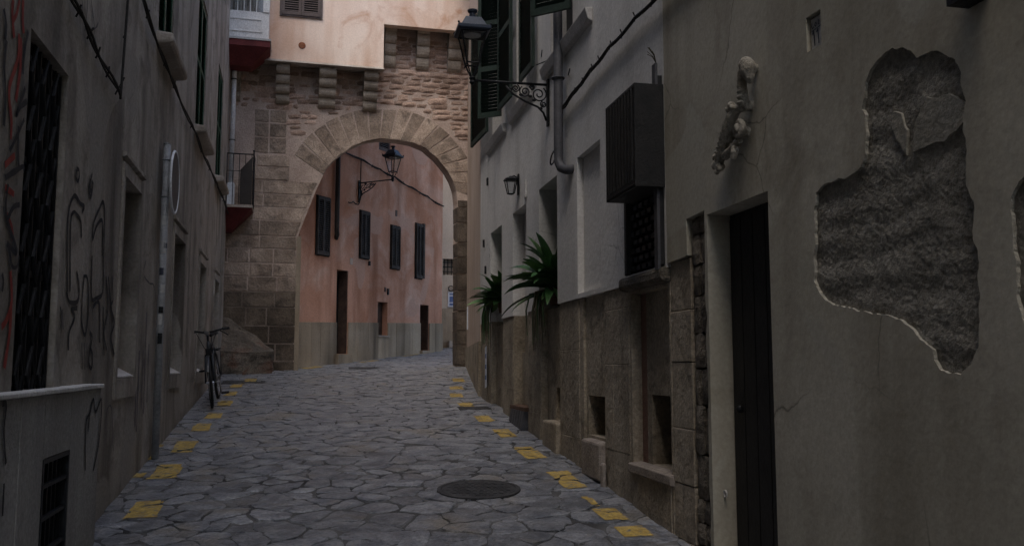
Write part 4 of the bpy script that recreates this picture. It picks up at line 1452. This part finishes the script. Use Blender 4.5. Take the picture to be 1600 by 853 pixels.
MID1 = [(-2.197, 2.617), (-2.245, 2.596), (-2.272, 2.518), (-2.272, 2.415), (-2.209, 2.495), (-2.184, 2.554)]
MID2 = [(-2.304, 2.421), (-2.343, 2.424), (-2.418, 2.431), (-2.489, 2.421), (-2.559, 2.444), (-2.600, 2.472), (-2.604, 2.529), (-2.536, 2.586), (-2.466, 2.590), (-2.413, 2.618), (-2.392, 2.587), (-2.353, 2.560), (-2.319, 2.519)]


def ragged(poly, amp=.013, step=.011, seed=1):
    out = []
    n = len(poly)
    for k in range(n):
        a, b = Vector(poly[k]), Vector(poly[(k + 1) % n])
        m = max(1, int((b - a).length / step))
        for j in range(m):
            q = a.lerp(b, j / m)
            w = Vector((q.x * 14, q.y * 14, seed * 3.7))
            dx = noise.noise(w) + .5 * noise.noise(w * 3.1)
            dy = noise.noise(w + Vector((9, 4, 2))) + .5 * noise.noise(w * 3.1 + Vector((5, 1, 7)))
            out.append((q.x + dx * amp, q.y + dy * amp))
    return out


def inside(poly, x, y):
    c = False
    n = len(poly)
    for i in range(n):
        (x1, y1), (x2, y2) = poly[i], poly[(i + 1) % n]
        if (y1 > y) != (y2 > y) and x < (x2 - x1) * (y - y1) / (y2 - y1) + x1:
            c = not c
    return c


def beige_house():
    p, root = B.p, B.root
    h1, h2 = ragged(PATCH1), ragged(PATCH2, seed=2)
    niche = [(-1.70, 3.075), (-1.572, 3.08), (-1.572, 3.25), (-1.70, 3.245)]
    outer = [(-15, -1.6), (-1.145, -1.6), (-1.145, 2.495), (-.384, 2.495), (-.384, -1.6), (-.35, -1.6)]
    # toothed edge where plaster meets the bare stone strip
    z = -1.0
    r = random.Random(3)
    while z < 2.4:
        outer.append((-.352 + r.uniform(-.008, .02), z))
        z += r.uniform(.1, .2)
    outer += [(-.35, 2.53), (-.07, 2.52), (-.072, 2.29), (.0, 2.285), (.269, 2.275), (.269, 13.4), (-15, 13.4)]  # wall top raised out of view to darken the near lane
    loops = [outer, h1, h2, niche]
    flat = [q for l in loops for q in l]
    mb = MB(p)
    ix = [mb.vert(a, 0, b) for a, b in flat]
    for t in tessellate_polygon([[Vector((a, b, 0)) for a, b in l] for l in loops]):
        mb.face(*(ix[k] for k in t))
    k0 = 0
    for li, (l, dep, m) in enumerate(zip(loops, (-.16, -.016, -.016, -.035), (0, 1, 1, 0))):
        mb.m = m
        n = len(l)
        bk = [mb.vert(a, dep, b) for a, b in l]
        for k in range(n):
            mb.face(ix[k0 + k], ix[k0 + (k + 1) % n], bk[(k + 1) % n], bk[k])
        k0 += n
    mb.build('wall', ['plaster_beige', 'plaster_edge'], root, fix=False)
    # bare masonry behind the fallen plaster, rough relief
    for poly, nm in ((PATCH1, 'main'), (PATCH2, 'edge')):
        s0, s1 = min(q[0] for q in poly) - .03, max(q[0] for q in poly) + .03
        z0, z1 = min(q[1] for q in poly) - .03, max(q[1] for q in poly) + .03
        st = .0065
        ns, nz = int((s1 - s0) / st), int((z1 - z0) / st)
        g = MB(p)
        for i in range(ns + 1):
            for j in range(nz + 1):
                s, z = s0 + (s1 - s0) * i / ns, z0 + (z1 - z0) * j / nz
                v = Vector((s * 7, z * 10, 1.3))
                h = .005 * noise.noise(v * .6) + .0025 * noise.noise(v * 2.1) + .0022 * noise.noise(v * 6) + .0016 * noise.noise(v * 13)
                # courses of the rubble behind
                h += .002 * math.sin(z * 42 + 2.5 * noise.noise(Vector((s * 3, z * 3, 0))))
                g.vert(s, max(-.075, min(-.004, -.016 + h)), z)
        q = lambda i, j: i * (nz + 1) + j
        for i in range(ns):
            for j in range(nz):
                g.face(q(i, j), q(i + 1, j), q(i + 1, j + 1), q(i, j + 1))
        g.build('bare_masonry', 'rubble_mortar', root, smooth=True, fix=False, label='rough grey masonry showing where the plaster has fallen off' if nm == 'main' else None)
    for poly, sd in ((MID1, 4), (MID2, 5)):
        MB(p).prism(ragged(poly, .009, .011, sd), -.05, -.006).build('old_plaster', 'plaster_old', root, bevel=.004)
    # street side masonry core behind door and strip
    MB(p).box(-15, .268, -6, -.55, -1.6, 13.4).build('side_wall', 'plaster_beige', root)
    MB(p).box(-.39, .30, -.54, -.165, -1.5, 2.6).build('stone_core', 'dado', root)
    MB(p).hexa([(-15, -6.1, 13.404), (-15, -6.1, 14.0), (-15, .35, 13.404), (-15, .35, 13.52), (.3, -6.1, 13.404), (.3, -6.1, 14.0), (.3, .35, 13.404), (.3, .35, 13.52)]).build('roof', 'roof_tile', root)
    # rough stones of the bare strip beside the door
    r = random.Random(12)
    z = .1
    while z < 2.5:
        h = min(r.uniform(.13, .30), 2.52 - z)
        if h < .06:
            break
        cut = r.uniform(-.26, -.16)
        for a, b in ((-.345, cut), (cut, -.072)):
            o = blockmesh(r.randrange(9999), b - a - .006, h - .008, .03, .006).build('rough_stone', 'rough_stone', root, smooth=False)
            o.location = p((a + b) / 2, r.uniform(-.03, -.018), z + h / 2)
            o.rotation_euler = (0, 0, PI)
        z += h
    for z0, z1 in ((-.2, .5), (.503, .85), (.853, 1.2), (1.203, 1.62), (1.623, 1.95), (1.953, 2.277)):
        MB(p).box(-.068, .266, -.16, -.02 + r.uniform(-.003, .003), z0, z1 - .002).build('base_stone', 'dado', root, bevel=.005)
    # door
    d = MB(p).box(-1.143, -.386, -.20, -.15, .1, 2.493).build('door', 'wood_black', root)
    for k in range(5):
        q = -1.13 + k * .147
        MB(p).box(q + .004, q + .140, -.149, -.138, .45, 2.46).build('plank', 'wood_black', d)
    MB(p).ball((-.50, -.125, 1.35), .022).build('door_knob', 'iron', d)
    MB(p).box(-1.14, -.39, -.14, .03, .1, gz(5.2) + .03).build('doorstep', 'sill_stone', root, bevel=.01)
    MB(p).torus(p(-.40, -.07, .86), (0, 1, 0), .018, .006, 12, 5).build('ring', 'sill_pale', root)
    # iron stub at the top
    MB(p).box(-2.76, -2.66, .001, .09, 2.86, 2.95).build('bracket_stub', 'iron', root)


beige_house()


def number_tile():
    c = B.w(-1.636, -.022, 3.16)
    root = empty('number_tile', c, math.atan2(.9794, -.2018), 'small ceramic house number tile reading 11 set into the beige wall', 'house number')
    # local x uphill, +y towards the lane
    MB().box(-.056, .056, -.012, .002, -.075, .078).build('tile', 'tile_white', root, bevel=.002)

    def stroke(pts, w, nm):
        mb = MB()
        for a, b in zip(pts, pts[1:]):
            t = (Vector(b) - Vector(a)).normalized()
            n = Vector((-t.y, t.x)) * w / 2
            q = [mb.vert(c[0] + s * n.x, .0045, c[1] + s * n.y) for c, s in ((a, 1), (a, -1), (b, -1), (b, 1))]
            mb.face(*q)
        mb.build(nm, 'tile_ink', root, fix=False)
    # local +x runs to the viewer's left on this wall
    for x in (.028, -.008):
        stroke([(x + .012, .0), (x, .014), (x - .006, -.06)], .009, 'digit')
    stroke([(.04, .055), (.045, .04), (.036, .028), (.024, .034)], .005, 'lettering')
    stroke([(.012, .05), (.018, .038), (.008, .03), (.002, .042), (.01, .05)], .005, 'lettering')
    stroke([(-.012, .054), (-.022, .046), (-.012, .038), (-.022, .03)], .005, 'lettering')
    stroke([(.048, .016), (-.045, .022)], .004, 'rule')


number_tile()


def carving():
    c = B.w(-.86, 0, 2.68)
    root = empty('stone_carving', c, math.atan2(.9794, -.2018), 'weathered pale stone carving of a coiled creature fixed above the black door', 'carving')
    # local x uphill (left in view); y out; z up
    mb = MB()

    def T(pts, r):
        mb.tube([(a + .86, d, z - 2.68) for a, d, z in pts], [q * 1.3 for q in r] if isinstance(r, list) else r * 1.25, 10)

    def S(a, d, z, r, sc=(1, 1, 1)):
        mb.ball((a + .86, d, z - 2.68), r * 1.15, 12, 9, sc)
    # rounded drooping head on a thin ringed neck
    S(-1.095, .065, 3.155, .040, (1, .9, 1.25)); S(-1.075, .065, 3.185, .036); S(-1.10, .06, 3.115, .026, (1, .9, 1.4))
    T([(-1.05, .055, 3.185), (-1.02, .06, 3.16), (-1.005, .06, 3.11), (-1.0, .05, 3.04), (-.99, .04, 2.98)], [.022, .022, .02, .021, .024])
    for k in range(5):
        S(-1.003 + .002 * k, .064, 3.12 - .03 * k, .021, (1.15, .9, .45))
    # body slanting down to the left
    T([(-.985, .04, 2.98), (-.93, .05, 2.985), (-.885, .06, 2.965), (-.83, .06, 2.91), (-.77, .055, 2.85), (-.71, .05, 2.79), (-.665, .045, 2.745)], [.018, .02, .026, .029, .027, .025, .022])
    S(-.905, .075, 3.01, .020); S(-.885, .085, 2.995, .015); S(-.925, .08, 2.995, .012)
    for k in range(8):
        S(-.85 + .022 * k, .085, 2.925 - .0215 * k, .011, (1.2, .9, .7))
    # paw with toes
    S(-.635, .05, 2.785, .018); S(-.655, .055, 2.735, .026, (1.1, 1, 1)); S(-.69, .05, 2.715, .026, (1.4, .9, .8)); S(-.715, .06, 2.70, .014); S(-.68, .065, 2.69, .014)
    # curled tail end
    sp = []
    for k in range(26):
        t = k * .36
        rr = .050 - .0017 * k
        sp.append((-.955 + rr * math.cos(t + 1), .05 + .001 * k, 2.862 + rr * math.sin(t + 1)))
    T(sp, .0135)
    S(-.955, .035, 2.862, .034, (1, .4, 1))
    T([(-.935, .045, 2.815), (-.88, .045, 2.79), (-.81, .045, 2.775), (-.75, .045, 2.765)], [.018, .021, .022, .02])
    T([(-.89, .05, 2.785), (-.90, .06, 2.75), (-.885, .06, 2.72)], [.018, .017, .014])
    T([(-1.0, -.01, 2.99), (-.99, .05, 2.98)], .022)
    T([(-.80, -.01, 2.86), (-.80, .05, 2.86)], .024)
    T([(-1.06, -.01, 3.17), (-1.06, .05, 3.17)], .02)
    T([(-.95, -.01, 2.85), (-.95, .04, 2.86)], .024)
    o = mb.build('carved_figure', 'carved', root, smooth=True)
    rm = o.modifiers.new('remesh', 'REMESH')
    rm.mode = 'VOXEL'
    rm.voxel_size = .004
    rm.use_smooth_shade = True
    tx = bpy.data.textures.new('carving_relief', 'CLOUDS')
    tx.noise_scale = .03
    dm = o.modifiers.new('relief', 'DISPLACE')
    dm.texture = tx
    dm.strength = .005


carving()


# ------------------------------------------------------------------ lanterns
def street_lamp(frame, s, z, arm, label):
    """wall bracket lantern: local x along the arm out of the wall, base at the wall plate"""
    nx, ny = -frame.e[1] * frame.out, frame.e[0] * frame.out
    c = frame.w(s, 0, z)
    root = empty('street_lamp', c, math.atan2(ny, nx), label, 'street lamp', 'lanterns on scrolled wall brackets')
    im = 'iron'
    MB().box(.002, .025, -.03, .03, -.42, .08).build('wall_plate', im, root, bevel=.005)
    MB().tube([(.02, 0, .02), (arm, 0, .02)], .014, 8).build('arm', im, root, smooth=True)
    MB().tube([(.03, 0, -.36), (.06, 0, -.28), (.12, 0, -.22), (.25, 0, -.17), (.38, 0, -.10), (.46, 0, -.02)], .012, 8).build('strut', im, root, smooth=True)

    def spiral(cx, cz, R, a0, turns, sg):
        return [(cx + R * (1 - .8 * k / 26) * math.cos(a0 + sg * turns * 2 * PI * k / 26), 0, cz + R * (1 - .8 * k / 26) * math.sin(a0 + sg * turns * 2 * PI * k / 26)) for k in range(27)]
    for cx, cz, R, a0, sg in ((.11, -.085, .085, 2.2, 1), (.255, -.065, .062, 1.0, -1), (.355, -.035, .042, 2.0, 1), (.18, -.02, .03, 0, 1), (.06, -.19, .035, 1.2, -1)):
        MB().tube(spiral(cx, cz, R, a0, 1.7, sg), .0075, 6).build('scroll', im, root, smooth=True)
    for x, zz in ((.20, -.11), (.30, -.10), (.16, -.15), (.40, -.04), (.09, -.235)):
        MB().ball((x, 0, zz), .017, 8, 6, (1.3, .6, 1)).build('leaf_boss', im, root)
    # lantern on the end of the arm
    x = arm
    z0 = .03
    hd = MB()
    hd.lathe((x, 0, z0), [(.012, -.06), (.03, -.035), (.022, -.01), (.035, .01), (.018, .035)], 10)
    lan = hd.build('lantern', im, root)
    bw, tw, zb, zt = .062, .125, z0 + .16, z0 + .47
    for a, b in ((1, 1), (1, -1), (-1, 1), (-1, -1)):
        MB().tube([(x + a * .012, b * .012, z0 + .02), (x + a * .03, b * .03, z0 + .07), (x + a * bw, b * bw, zb)], .008, 6).build('yoke', im, lan)
        MB().tube([(x + a * bw, b * bw, zb - .01), (x + a * tw, b * tw, zt)], .009, 6).build('frame_bar', im, lan)
        # corner spur
        MB().tube([(x + a * bw, b * bw, zb), (x + a * (bw + .012), b * (bw + .012), zb - .03)], .006, 5).build('spur', im, lan)
    for (w, zz) in ((bw, zb), (tw, zt)):
        fr = MB()
        for a, b in (((-w, -w), (w, -w)), ((w, -w), (w, w)), ((w, w), (-w, w)), ((-w, w), (-w, -w))):
            fr.tube([(x + a[0], a[1], zz), (x + b[0], b[1], zz)], .009, 6)
        fr.build('frame_ring', im, lan)
    for a, b in (((-1, -1), (1, -1)), ((1, -1), (1, 1)), ((1, 1), (-1, 1)), ((-1, 1), (-1, -1))):
        g = MB()
        g.face(g.vert(x + a[0] * bw, a[1] * bw, zb), g.vert(x + b[0] * bw, b[1] * bw, zb), g.vert(x + b[0] * tw, b[1] * tw, zt), g.vert(x + a[0] * tw, a[1] * tw, zt))
        g.build('pane', 'lamp_glass', lan, fix=False)
    rf = MB().lathe((x, 0, zt), [(tw + .025, .004), (tw + .045, .02), (tw + .045, .055), (tw + .01, .06), (tw - .045, .165), (tw - .07, .175)], sq=4).build('roof', 'lamp_blue', lan, bevel=.004)
    MB().lathe((x, 0, zt + .175), [(.035, 0), (.035, .03), (.03, .05), (.05, .066), (.052, .085), (.03, .09)], 14).build('chimney', 'lamp_blue', rf, smooth=False)
    MB().lathe((x, 0, zt - .008), [(.09, 0), (.085, .012)], 20).build('reflector', 'reflector', lan)
    for a, b in ((1, 1), (1, -1), (-1, 1), (-1, -1)):
        MB().ball((x + a * (tw + .04), b * (tw + .04), zt + .065), .012, 6, 5).build('knob', im, rf)
    return root


street_lamp(W, 3.48, 4.48, .81, 'near black lantern on a scrolled bracket high on the white wall')
street_lamp(K_, 1.98, 5.60, .90, 'far black lantern on the pink wall, seen through the arch')


def wall_light():
    c = W.w(4.97, 0, 3.72)
    ny, nx = W.e[0] * W.out, -W.e[1] * W.out
    root = empty('wall_light', c, math.atan2(ny, nx), 'small black wall lantern between the plants and the drainpipe', 'wall lamp')
    MB().box(.002, .02, -.035, .035, -.10, .15).build('wall_plate', 'iron', root, bevel=.004)
    MB().tube([(.01, 0, .10), (.06, 0, .13), (.10, 0, .115)], .008, 6).build('arm', 'iron', root)
    lan = MB().lathe((.10, 0, .07), [(.075, 0), (.08, .012), (.03, .04), (.012, .055)], sq=4).build('roof', 'iron', root)
    for a, b in ((1, 1), (1, -1), (-1, 1), (-1, -1)):
        MB().tube([(.10 + a * .065, b * .065, .07), (.10 + a * .035, b * .035, -.09)], .006, 5).build('frame_bar', 'iron', lan)
    MB().lathe((.10, 0, -.10), [(.02, 0), (.04, .012)], sq=4).build('base', 'iron', lan)
    for a, b in (((-1, -1), (1, -1)), ((1, -1), (1, 1)), ((1, 1), (-1, 1)), ((-1, 1), (-1, -1))):
        g = MB()
        g.face(g.vert(.1 + a[0] * .034, a[1] * .034, -.085), g.vert(.1 + b[0] * .034, b[1] * .034, -.085), g.vert(.1 + b[0] * .063, b[1] * .063, .068), g.vert(.1 + a[0] * .063, a[1] * .063, .068))
        g.build('pane', 'lamp_glass', lan, fix=False)


wall_light()


# ------------------------------------------------------------------ plants on the window ledges
def plant(s, z, label, n, seed, size, base_s):
    r = random.Random(seed)
    c = W.w(s, -.12, z)
    ny, nx = W.e[0] * W.out, -W.e[1] * W.out
    root = empty('potted_plant', c, math.atan2(ny, nx), label, 'plant', 'leafy plants on window ledges')
    # local x out of the wall, y: along the wall
    MB().lathe((0, 0, .0), [(.07, 0), (.095, .15), (.105, .155), (.105, .18), (.085, .18)], 14).build('pot', 'clay', root)
    for k in range(n):
        az = r.uniform(-1.5, 1.5) if k % 5 else r.uniform(-PI, PI)
        L_ = size * r.uniform(.6, 1.1)
        lift = r.uniform(.25, 1.3) if k % 3 else r.uniform(-.3, .5)
        w = r.uniform(.042, .075)
        droop = r.uniform(.5, 1.6)
        mb = MB()
        prev = None
        ox, oy = r.uniform(-.04, .04), r.uniform(-.05, .05)
        m = 9
        x = y = 0
        zz = .17
        el = lift
        pts = []
        for i in range(m + 1):
            pts.append((x, zz))
            st = L_ / m
            x += math.cos(el) * st
            zz += math.sin(el) * st
            el -= droop / m * (i / m * 1.6)
        roll = r.uniform(-.5, .5)
        for i, (a, b) in enumerate(pts):
            t = i / m
            ww = w * (.25 if i < 2 else math.sin(PI * min(1, .18 + t * .82)) ** .8 + .02)
            lx, ly = math.cos(az) * a + ox, math.sin(az) * a + oy
            px, py = -math.sin(az) * ww, math.cos(az) * ww
            q = (mb.vert(lx - px, ly - py, b + .25 * ww + roll * ww), mb.vert(lx, ly, b - .15 * ww), mb.vert(lx + px, ly + py, b + .25 * ww - roll * ww))
            if prev:
                mb.face(prev[0], prev[1], q[1], q[0])
                mb.face(prev[1], prev[2], q[2], q[1])
            prev = q
        mb.build('leaf', 'leaf_pale' if r.random() < .22 else 'leaf', root, smooth=True, fix=False)
    for k in range(16):                         # hanging dry blades
        a = r.uniform(-.14, .14)
        o = r.uniform(.05, .16)
        l = r.uniform(.25, .6)
        MB().tube([(.06, a, .17), (.10 + o, a * 1.3, .12), (.13 + o, a * 1.6, -.05), (.12 + o, a * 1.7 + r.uniform(-.05, .05), .1 - l)], [.008, .010, .008, .003], 4).build('blade', 'leaf_dry' if k % 3 else 'leaf', root)
    return root


plant(3.66, 2.22, 'larger leafy plant spilling from the niche window nearer the drainpipe', 46, 11, .64, 0)
plant(6.50, 2.30, 'smaller leafy plant in the farther niche window beside the narrow house', 40, 23, .52, 0)
# paper notice on the base
q = W.w(7.15, 0, 1.6)
pp = empty('paper_notice', q, math.atan2(.9794, -.2018), 'torn pale paper notice pasted low on the white house base', 'notice')
MB().prism([(-.08, -.3), (.06, -.32), (.07, .25), (-.06, .27)], .012, .016).build('paper', 'poster', pp)
for z in (-.2, -.05, .1):
    MB().box(-.05, .04, .0165, .018, z, z + .06).build('print', 'poster_ink', pp)


# ------------------------------------------------------------------ bicycle
def bicycle():
    fx, fy = .2385, -.9711
    y0 = 11.99
    root = empty('bicycle', (-3.97, y0, gz(y0) + .004), 0, 'dark city bicycle leaning on the left wall, front wheel towards the viewer', 'bicycle')
    root.rotation_euler = (math.radians(6), math.atan(SLOPE), math.atan2(fy, fx))
    bp = 'bike_paint'

    def wheel(x, steer, nm):
        r = .335
        ax = Vector((math.sin(steer) * -1, math.cos(steer), 0))
        c = (x, 0, r + .002)
        t = MB().torus(c, ax, r - .018, .019, 40, 8).build(nm, 'rubber', root, smooth=True)
        MB().torus(c, ax, r - .045, .010, 40, 6).build('rim', 'chrome', t, smooth=True)
        h = MB()
        h.tube([Vector(c) - ax * .05, Vector(c) + ax * .05], .018, 10)
        h.build('hub', 'chrome', t)
        sp = MB()
        u = Vector((0, 0, 1))
        w = ax.cross(u)
        for k in range(20):
            a = 2 * PI * k / 20
            e = Vector(c) + (u * math.cos(a) + w * math.sin(a)) * (r - .05)
            sp.tube([Vector(c) + ax * (.03 if k % 2 else -.03), e], .0016, 4, False)
        sp.build('spokes', 'chrome', t, kind='stuff')
        return c, ax
    st = math.radians(7)
    wheel(0, st, 'front_wheel')
    wheel(-1.03, 0, 'rear_wheel')
    fork = MB()
    for s in (-1, 1):
        fork.tube([(s * .055 * -math.sin(st), s * .055, .337), (-.05, s * .052, .5), (-.115, s * .045, .69)], .012, 8)
    fork.tube([(-.115, -.05, .69), (-.115, .05, .69)], .018, 8).tube([(-.115, 0, .69), (-.185, 0, .92), (-.20, 0, .99)], .017, 10)
    fork.build('fork', bp, root, smooth=True)
    f = MB()
    bb, seat, ht, hb, ra = (-.60, 0, .29), (-.76, 0, .80), (-.17, 0, .875), (-.135, 0, .76), (-1.03, 0, .337)
    f.tube([hb, ht], .023, 10).tube([ht, (-.735, 0, .74)], .017, 10).tube([hb, bb], .02, 10).tube([bb, seat], .017, 10)
    for s in (-1, 1):
        f.tube([(bb[0], s * .03, bb[2]), (ra[0], s * .06, ra[2])], .010, 8).tube([(-.745, s * .02, .76), (ra[0], s * .06, ra[2])], .009, 8)
    f.build('frame', bp, root, smooth=True)
    MB().tube([seat, (-.80, 0, .92)], .014, 8).build('seat_post', 'chrome', root)
    sd = MB()
    rings = []
    for x, w, zt in ((-.66, .018, .945), (-.72, .028, .955), (-.80, .055, .96), (-.88, .085, .97), (-.93, .075, .965)):
        rings.append([sd.vert(x, -w, zt - .03), sd.vert(x, -w * .8, zt), sd.vert(x, 0, zt + .012), sd.vert(x, w * .8, zt), sd.vert(x, w, zt - .03), sd.vert(x, 0, zt - .035)])
    for a, b in zip(rings, rings[1:]):
        for k in range(6):
            sd.face(a[k], a[(k + 1) % 6], b[(k + 1) % 6], b[k])
    sd.face(*rings[0])
    sd.face(*rings[-1])
    sd.build('saddle', 'rubber', root, smooth=True)
    hbar = MB().tube([(-.26, -.26, 1.03), (-.21, -.20, 1.03), (-.195, -.06, 1.0), (-.195, .06, 1.0), (-.17, .20, 1.03), (-.20, .26, 1.03)], .013, 8).build('handlebar', 'iron', root, smooth=True)
    for s in (-1, 1):
        MB().tube([(-.235 if s < 0 else -.185, s * .19, 1.03), (-.26 if s < 0 else -.21, s * .285, 1.03)], .018, 8).build('grip', 'rubber', hbar)
        MB().tube([(-.19, s * .15, 1.015), (-.15, s * .20, .99), (-.15, s * .27, .94)], .008, 6).build('brake_lever', 'iron', hbar)
        MB().tube([(-.16, s * .16, 1.02), (-.06, s * .12, .98), (-.05, s * .06, .84), (-.10, s * .01, .72)], .0045, 5).build('brake_cable', 'cable', hbar)
    MB().lathe((-.13, 0, .99), [(.01, -.03), (.035, -.02), (.035, .02), (.01, .03)], 10).build('bell', 'chrome', hbar)
    MB().box(-.12, -.075, -.035, .035, .70, .79).build('front_light', 'iron', root, bevel=.012)
    mg = MB()
    prev = None
    for k in range(12):
        a = math.radians(20 + k * 12)
        x, z = -.365 * math.cos(a) * -1 * .3 - .365 * math.cos(a) * .7, .337 + .365 * math.sin(a)
        x = -.365 * math.cos(a) * 1.0
        q = (mg.vert(x, -.025, z - .006), mg.vert(x, 0, z + .004), mg.vert(x, .025, z - .006))
        if prev:
            mg.face(prev[0], prev[1], q[1], q[0])
            mg.face(prev[1], prev[2], q[2], q[1])
        prev = q
    mg.build('mudguard', bp, root, smooth=True, fix=False)
    cr = MB().torus((-.60, .045, .29), (0, 1, 0), .085, .006, 24, 5).tube([(-.60, -.07, .29), (-.60, .07, .29)], .014, 8)
    c = cr.build('crank', 'chrome', root)
    MB().tube([(-.60, .07, .29), (-.58, .085, .13)], .010, 8).build('crank_arm', 'chrome', c)
    MB().tube([(-.60, -.07, .29), (-.62, -.085, .45)], .010, 8).build('crank_arm', 'chrome', c)
    MB().box(-.63, -.53, .085, .185, .115, .14).build('pedal', 'rubber', c, bevel=.005)
    MB().box(-.67, -.57, -.185, -.085, .44, .465).build('pedal', 'rubber', c, bevel=.005)
    ch = MB()
    ch.tube([(-.60, .045, .375), (-1.03, .05, .375)], .006, 5).tube([(-.60, .045, .205), (-1.03, .05, .30)], .006, 5)
    ch.build('chain', 'iron', root)
    rk = MB()
    rk.box(-1.25, -.85, -.07, .07, .70, .715)
    for s in (-1, 1):
        rk.tube([(-1.15, s * .065, .70), (-1.03, s * .07, .34)], .006, 5)
    rk.build('rear_rack', 'iron', root)


bicycle()
